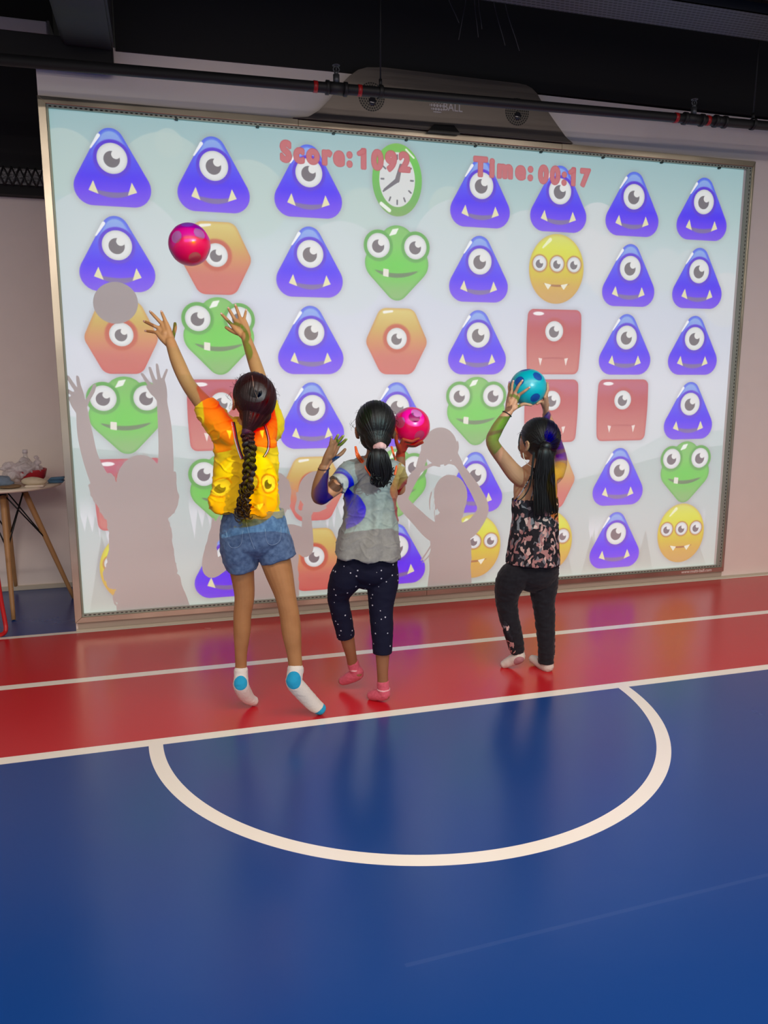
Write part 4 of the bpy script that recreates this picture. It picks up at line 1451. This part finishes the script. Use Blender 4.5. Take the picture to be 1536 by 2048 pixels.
for cx, cz in (hz(1.642, 2.812), hz(2.478, 2.812)):
    R_ = .072
    bm = B()
    ring = [bm.verts.new((cx + R_ * math.cos(a), YH - .0015, cz + R_ * math.sin(a))) for a in (2 * PI * k / 40 for k in range(40))]
    f = bm.faces.new(ring)
    r_ = bmesh.ops.extrude_face_region(bm, geom=[f])
    for v in [g for g in r_['geom'] if isinstance(g, bmesh.types.BMVert)]: v.co.y += .0015
    m_ = mat('grille_%d' % int(cx * 10), (110, 104, 98), rough=.42, metal=.7)
    n = NT(m_); X, Y, Z = n.coord()
    x_ = n.m('SUBTRACT', X, cx); z_ = n.m('SUBTRACT', Z, cz)
    rad = n.m('SQRT', n.m('ADD', n.m('MULTIPLY', x_, x_), n.m('MULTIPLY', z_, z_)))
    ang = n.m('ARCTAN2', z_, x_)
    rings = n.m('DIVIDE', rad, .0125)
    fr_ = n.m('SUBTRACT', n.m('FRACT', rings), .5)
    ri = n.m('FLOOR', rings)
    cnt = n.m('MULTIPLY', n.m('ADD', ri, .5), 6.0)
    fa = n.m('SUBTRACT', n.m('FRACT', n.m('MULTIPLY', n.m('DIVIDE', ang, 2 * PI), n.m('ROUND', cnt))), .5)
    dd = n.m('ADD', n.m('MULTIPLY', fr_, fr_), n.m('MULTIPLY', fa, fa))
    hole = n.m('LESS_THAN', dd, .13)
    n.to(n.mix(hole, rgb((112, 106, 100)), rgb((10, 10, 11))), 'Base Color')
    n.to(n.m('SUBTRACT', .75, n.m('MULTIPLY', hole, .75)), 'Metallic')
    g_ = finish('speaker_grille', bm, m_, hs, smooth=False)
    bm = B()
    ell(bm, (cx + .004, YH - .003, cz - .022), (.020, .007, .022))
    finish('lens', bm, mat('lens_glass', (70, 70, 74), rough=.08, metal=.6), g_)
mlg = mat('logo_silver', (205, 200, 196), rough=.45)
txt('logo_lettering', 'BALL', .056, (hz(2.040, 2.7825)[0], YH - .001, hz(2.04, 2.7825)[1]), (PI / 2, 0, 0), mlg, hs, extr=.0008, off=.0006, sx=.93)
bm = B()
for i in range(6):
    for j in range(9):
        th = (i - 2.2) * .42; ph = (j - 4) * .40 + (i % 2) * .2
        if abs(th) > 1.2 or abs(ph) > 1.35: continue
        x = math.sin(ph) * math.cos(th); z = math.sin(th); d = math.cos(ph) * math.cos(th)
        if x * x + z * z > .95: continue
        r = .0088 * (.45 + .55 * d)
        M = Matrix.Translation((hz(2.008, 2.8)[0] + .046 * x, YH - .0015, hz(2.0, 2.806)[1] + .046 * z)) @ Matrix.Diagonal((r * max(.4, math.cos(ph)), .0012, r * max(.5, math.cos(th)), 1))
        q = bmesh.ops.create_uvsphere(bm, u_segments=10, v_segments=6, radius=1.0); bmesh.ops.transform(bm, matrix=M, verts=q['verts'])
o = finish('logo_ball', bm, mlg, hs)
bm = B()
P = [at(*q, YH - .02) for q in ((857, 262), (868, 248.5), (908, 250.5), (921, 267))]
prism(bm, P, (0, .03, 0))
finish('sensor_window', bm, mat('black_plastic', (12, 12, 13), rough=.3), hs, smooth=False)

# ------------------------------------------------------------------ sprinkler pipe
pipe_m = mat('pipe_black', (20, 20, 22), rough=.55)
PZ = lambda x: 2.729 + .0165 * (x - .352)
pr = thing('sprinkler_pipe', 'black sprinkler pipe with red bands running past the top of the screen wall', 'pipe', (2, -.35, 2.75))
bm = B(); cyl(bm, (-.6, -.35, PZ(-.6)), (6.2, -.35, PZ(6.2)), .0245, seg=24); finish('pipe', bm, pipe_m, pr)
mred = mat('red_band', (168, 24, 26), rough=.4)
for px in (631, 719, 1353, 1417):
    x = at(px, 210, -.35).x
    bm = B(); cyl(bm, (x - .010, -.35, PZ(x)), (x + .010, -.35, PZ(x)), .0268, seg=24); finish('red_band', bm, mred, pr)
for px, w in ((673, .045), (1389, .055), (1443, .03)):
    x = at(px, 200, -.35).x; z = PZ(x)
    bm = B()
    cyl(bm, (x - w, -.35, z), (x + w, -.35, z), .0285, seg=24)
    for s in (-1, 1): cyl(bm, (x + s * w - .008, -.35, z), (x + s * w + .008, -.35, z), .033, seg=24)
    c_o = finish('coupling', bm, pipe_m, pr)
    if w > .04:
        bm = B()
        cyl(bm, (x, -.35, z + .02), (x, -.35, z + .062), .016, seg=16)
        cyl(bm, (x, -.35, z + .060), (x, -.35, z + .078), .011, seg=16)
        for s in (-1, 1): tube(bm, [(x + s * .010, -.35, z + .075), (x + s * .015, -.35, z + .088), (x + s * .004, -.35, z + .102)], [.0028] * 3, seg=8)
        cyl(bm, (x, -.35, z + .080), (x, -.35, z + .098), .003, seg=8)
        cyl(bm, (x, -.35, z + .102), (x, -.35, z + .105), .019, seg=20)
        finish('sprinkler_head', bm, mat('dull_nickel', (88, 90, 94), rough=.45, metal=.6), c_o)
for px, top in ((761, 3.5), (1509, 3.5)):
    x = at(px, 200, -.35).x; z = PZ(x)
    bm = B()
    cyl(bm, (x, -.35, z + .05), (x, -.35, top), .004, seg=8)
    tube(bm, [(x, -.35 + .03 * math.cos(a), z + .030 * math.sin(a) + .002) for a in (2 * PI * k / 12 for k in range(13))], [(.011, .002)] * 13, seg=8, cap=0)
    cyl(bm, (x, -.35, z + .028), (x, -.35, z + .060), .0085, seg=12)
    finish('hanger', bm, pipe_m, pr)

# ------------------------------------------------------------------ things under the ceiling
mdk = mat('dark_metal', (24, 23, 26), rough=.5, bump=.1, bscale=20)
bm = B(); box(bm, at(122, 60, -.15).x, at(229, 105, -.15).x, -.9, -.13, 2.885, 3.58, .012)
tag(finish('air_duct', bm, mdk, smooth=False), 'black sheet metal duct at the top left above the screen corner', 'duct')
bm = B(); box(bm, -3, .36, -.13, -.03, 2.812, 2.93, .008)
tag(finish('ceiling_beam', bm, mblk, smooth=False), 'black painted beam end above the top left screen corner', 'beam')
tr = thing('cable_tray', 'perforated grey cable tray under the black ceiling at top right', 'cable tray', (3.5, -.92, 3.0))
mt_ = mat('tray_metal', (62, 62, 68), rough=.5, metal=.4)
n = NT(mt_); X, Y, Z = n.coord()
fx = n.m('SUBTRACT', n.m('FRACT', n.m('MULTIPLY', n.m('ADD', X, n.m('MULTIPLY', n.m('MODULO', n.m('FLOOR', n.m('MULTIPLY', Y, 45.0)), 2.0), .012)), 42.0)), .5)
fy = n.m('SUBTRACT', n.m('FRACT', n.m('MULTIPLY', Y, 45.0)), .5)
ho = n.m('LESS_THAN', n.m('ADD', n.m('MULTIPLY', n.m('MULTIPLY', fx, fx), .7), n.m('MULTIPLY', n.m('MULTIPLY', fy, fy), 2.2)), .14)
n.to(n.mix(ho, rgb((70, 70, 76)), rgb((14, 14, 16))), 'Base Color')
bm = B(); box(bm, 1.75, 7.5, -1.06, -.83, 3.0, 3.004); finish('tray_base', bm, mt_, tr, smooth=False)
for y in (-1.06, -.832):
    bm = B(); box(bm, 1.75, 7.5, y, y + .003, 3.0, 3.045); finish('side_rail', bm, mat('rail_metal', (58, 58, 62), rough=.45, metal=.5), tr, smooth=False)
bm = B(); cyl(bm, (2.2, -1.17, 3.06), (7.5, -1.17, 3.02), .045, seg=24)
tag(finish('round_duct', bm, mat('round_duct', (44, 44, 48), rough=.45, metal=.3)), 'dark round pipe beside the cable tray at top right corner', 'pipe')
rng = random.Random(8)
bm = B(); rig = []
for i in range(6):
    x = at(912 + i * 22 + rng.uniform(-5, 5), 40, -.7).x
    z0 = 2.86 + rng.uniform(0, .1)
    tube(bm, [(x, -.7, 3.58), (x + .03, -.7, 3.3), (x - .02 + rng.uniform(-.03, .03), -.7, 3.1), (x + rng.uniform(-.05, .05), -.7, z0)], [.0022] * 4, seg=6)
tg = tag(finish('hanging_wires', bm, mat('wire', (34, 34, 44), rough=.6)), 'bunch of thin loose wires hanging from the black ceiling', 'wires'); tg['kind'] = 'stuff'
bt = thing('light_batten', 'white light batten, switched off, at the top left edge', 'light fixture', (-.6, .68, 3.2))
bm = B(); box(bm, -1.4, .0, .60, .775, 3.2, 3.27, .006); finish('housing', bm, mat('batten_white', (196, 188, 196), rough=.5), bt, smooth=False)
bm = B(); box(bm, -1.38, -.02, .625, .75, 3.192, 3.201, .003); finish('diffuser', bm, mat('diffuser_white', (214, 208, 214), rough=.4), bt, smooth=False)
bm = B(); box(bm, -.002, .012, .598, .777, 3.195, 3.274, .002); finish('end_cap', bm, mat('cap_grey', (90, 88, 92), rough=.5), bt, smooth=False)
# diamond mesh strip on the black band
ms_ = thing('wire_mesh', 'strip of diamond wire mesh on the black band over the table', 'wire mesh', (-.5, .87, 2.52))
bm = B(); box(bm, -2, -.02, .885, .899, 2.478, 2.568); finish('backing', bm, mat('mesh_backing', (84, 82, 86), rough=.35, metal=.7, bump=.4, bscale=60), ms_, smooth=False)
bm = B()
for k in range(46):
    x = -2 + k * .043
    for s in (0, 1):
        a = Vector((x, .880, 2.470)); b__ = Vector((x + .043, .880, 2.575))
        if s: a.x, b__.x = b__.x, a.x
        cyl(bm, a, b__, .0045, seg=6)
finish('mesh', bm, mdk, ms_)

# ------------------------------------------------------------------ the little table in the recess
TC_ = Vector((-.43, .64, .742))
tb = thing('side_table', 'small round white table on splayed wooden legs left of the screen', 'table', (TC_.x, TC_.y, 0))
bm = B()
tube(bm, [TC_ + Vector((0, 0, -.018)), TC_ + Vector((0, 0, -.012)), TC_ + Vector((0, 0, -.003)), TC_], [.324, .330, .330, .326], seg=64, sub=1, cap=0)
finish('tabletop', bm, mat('table_white', (214, 200, 180), rough=.4), tb)
mwd = mat('beech', (176, 132, 84), rough=.5, bump=.1, bscale=18, var=.18, stretch=(1, 1, .12))
mbk = mat('black_steel', (16, 15, 17), rough=.4, metal=.3)
feet = []
for a in (-79, 6, 96, 186):
    a = math.radians(a); u = Vector((math.cos(a), math.sin(a), 0))
    f0 = Vector((TC_.x, TC_.y, .004)) + u * .348; t0 = Vector((TC_.x, TC_.y, .697)) + u * .115
    feet.append((f0, t0))
    bm = B(); tube(bm, [f0, f0.lerp(t0, .5), t0], [.0115, .0155, .0175], seg=18, cap=0)
    lg = finish('leg', bm, mwd, tb)
    bm = B(); cyl(bm, t0 - Vector((0, 0, .012)), t0 + Vector((0, 0, .028)), .021, seg=14); finish('leg_socket', bm, mbk, lg)
for i in range(4):
    (fa_, ta_), (fb_, tb_) = feet[i], feet[(i + 1) % 4]
    for p, q in ((ta_.lerp(fa_, .0), fb_.lerp(tb_, .55)), (fa_.lerp(ta_, .55), tb_)):
        bm = B(); cyl(bm, p, q, .0042, seg=10); finish('brace', bm, mbk, tb)
ZT = TC_.z + .001


def blob(name, parts, m, label, cat, vox=.0035, disp=None, smooth=4, group=None):
    bm = B()
    for p in parts:
        if len(p) == 2: ell(bm, p[0], p[1])
        else: tube(bm, p[0], p[1], seg=16)
    o = remesh(name, bm, vox, m, None, smooth=smooth, disp=disp)
    zmin = min(v.co.z for v in o.data.vertices)
    for v in o.data.vertices: v.co.z += ZT + .0005 - zmin
    return tag(o, label, cat, group)


def on(px, py, Y): return at(px, py, Y)


# red bowl
bm = B()
c0 = Vector((on(72, 940, .62).x - .03, .62, ZT))
prf = [(.030, .0), (.055, .006), (.078, .032), (.088, .070), (.090, .082), (.086, .082), (.083, .070), (.072, .034), (.048, .012), (.0, .009)]
for k, (a_, b_) in enumerate(zip(prf, prf[1:])):
    pass
seg = 40; rings = []
for r, z in prf[:-1]:
    rings.append([bm.verts.new(c0 + Vector((r * math.cos(2 * PI * k / seg), r * math.sin(2 * PI * k / seg), z))) for k in range(seg)])
for a_, b_ in zip(rings, rings[1:]):
    for k in range(seg): bm.faces.new((a_[k], a_[(k + 1) % seg], b_[(k + 1) % seg], b_[k]))
bm.faces.new(rings[0][::-1]); bm.faces.new(rings[-1])
tag(finish('red_bowl', bm, mat('red_plastic', (170, 34, 46), rough=.35)), 'red plastic bowl under the crumpled bag on the table', 'bowl')
# bottle standing in the bowl
bo = thing('water_bottle', 'clear plastic bottle standing out of the bag on the table', 'bottle', (c0.x - .022, .62, ZT + .012))
bm = B(); bx_ = Vector((c0.x - .022, .62, ZT + .013))
tube(bm, [bx_, bx_ + Vector((0, 0, .004)), bx_ + Vector((0, 0, .095)), bx_ + Vector((0, 0, .120)), bx_ + Vector((0, 0, .140)), bx_ + Vector((0, 0, .165))], [.026, .031, .031, .026, .014, .012], seg=24, sub=3, cap=0)
finish('bottle_body', bm, mat('clear_plastic', (205, 200, 198), rough=.15, alpha=.45), bo)
bm = B(); cyl(bm, bx_ + Vector((0, 0, .163)), bx_ + Vector((0, 0, .184)), .0145, seg=20); finish('cap', bm, mat('cap_white', (205, 198, 200), rough=.4), bo)
bm = B(); cyl(bm, bx_ + Vector((0, 0, .100)), bx_ + Vector((0, 0, .121)), .0312, .029, seg=24); finish('bottle_label', bm, mat('label_cream', (214, 206, 190), rough=.5), bo)
# crumpled see-through bag
mbag = mat('bag_film', (214, 204, 206), rough=.3, alpha=.62, bump=.5, bscale=26)


def bagf(p, nrm):
    q = p * 24
    r = 1 - abs(noise.noise(q)) * 3
    return .008 * r + .006 * noise.noise(p * 60)


bm = B()
ell(bm, (c0.x - .020, .585, ZT + .085), (.085, .062, .040)); ell(bm, (c0.x - .085, .56, ZT + .055), (.055, .050, .035))
tube(bm, [(c0.x + .02, .585, ZT + .09), (c0.x + .05, .57, ZT + .130), (c0.x + .042, .57, ZT + .155), (c0.x + .062, .57, ZT + .150)], [.022, .014, .009, .005], seg=12)
tube(bm, [(c0.x - .06, .57, ZT + .08), (c0.x - .105, .55, ZT + .110), (c0.x - .14, .54, ZT + .095)], [.028, .020, .010], seg=12)
tube(bm, [(c0.x - .02, .60, ZT + .10), (c0.x - .03, .60, ZT + .135)], [.045, .020], seg=16)
ob = remesh('plastic_bag', bm, .0035, mbag, None, smooth=2, disp=bagf)
tag(ob, 'crumpled translucent carrier bag heaped over the red bowl', 'bag')
# pouch, papers, cloths
px_ = on(68, 950, .47)
blob('cream_pouch', [((px_.x - .01, .47, ZT + .022), (.062, .038, .024)), ((px_.x + .02, .47, ZT + .018), (.045, .036, .020))], mat('cream_cloth', (206, 190, 162), rough=.7, bump=.3, bscale=40), 'soft cream pouch lying in front of the red bowl', 'pouch', disp=wrinkle(.004, 20, 40, 1))
p = on(68, 968, .42)
bm = B(); box(bm, p.x - .048, p.x + .052, .405, .47, ZT, ZT + .010, .003)
tag(finish('folded_paper', bm, mat('paper', (226, 212, 192), rough=.6), smooth=False), 'flat folded white paper at the front of the table', 'paper')
p = on(112, 962, .60)
bm = B()
for k, (dx_, dy_) in enumerate(((0, 0), (-.006, .004), (.004, -.002))):
    box(bm, p.x - .038 + dx_, p.x + .045 + dx_, .56 + dy_, .66 + dy_, ZT + .009 * k, ZT + .009 * (k + 1) + .0005, .0042)
for v in bm.verts:
    v.co.z += max(0, v.co.z - ZT - .002) * .35 * noise.noise(v.co * 30); v.co.x += .003 * noise.noise(v.co * 25)
tag(finish('blue_towel', bm, mat('blue_cloth', (92, 132, 164), rough=.8, bump=.3, bscale=60)), 'folded light blue cloth at the right of the table top', 'cloth')
p = on(8, 952, .46)
blob('denim_bundle', [((p.x - .02, .46, ZT + .030), (.055, .045, .030)), ((p.x + .01, .45, ZT + .018), (.040, .035, .019))], mat('denim_pale', (112, 128, 146), rough=.85, bump=.4, bscale=60), 'bundled grey blue cloth at the left edge of the table', 'cloth', disp=wrinkle(.007, 24, 34, 3))
p = on(22, 971, .40)
blob('brown_wallet', [((p.x - .01, .385, ZT + .008), (.055, .030, .009)), ((p.x + .02, .39, ZT + .010), (.034, .026, .010))], mat('brown_leather', (118, 92, 62), rough=.6, bump=.4, bscale=50), 'small brown leather wallet at the front edge of the table', 'wallet', disp=wrinkle(.003, 20, 40, 4))
# red tubular frame at the left edge
rf = thing('red_tube_frame', 'red metal tube frame standing at the left edge of the floor', 'frame', (-.42, .03, 0))
bm = B()
z_ = .0125
P = [(-.385, .075, .42), (-.372, .065, .20), (-.3585, .050, .075), (-.355, .040, .035), (-.362, .025, .015), (-.385, .0, z_), (-.46, -.03, z_), (-.60, -.05, z_)]
tube(bm, P, [.0115] * len(P), seg=16)
finish('tube', bm, mat('red_paint', (196, 26, 30), rough=.3), rf)
bm = B(); P = [(-.385, .075, .42), (-.40, .075, .44), (-.44, .07, .445), (-.62, .06, .445)]
tube(bm, P, [.0115] * 4, seg=16); finish('top_rail', bm, MAT['red_paint'], rf)
bm = B(); P = [(-.62, .06, .445), (-.63, .055, .2), (-.61, -.045, .03), (-.60, -.05, z_)]
tube(bm, P, [.0115] * 4, seg=16); finish('tube', bm, MAT['red_paint'], rf)
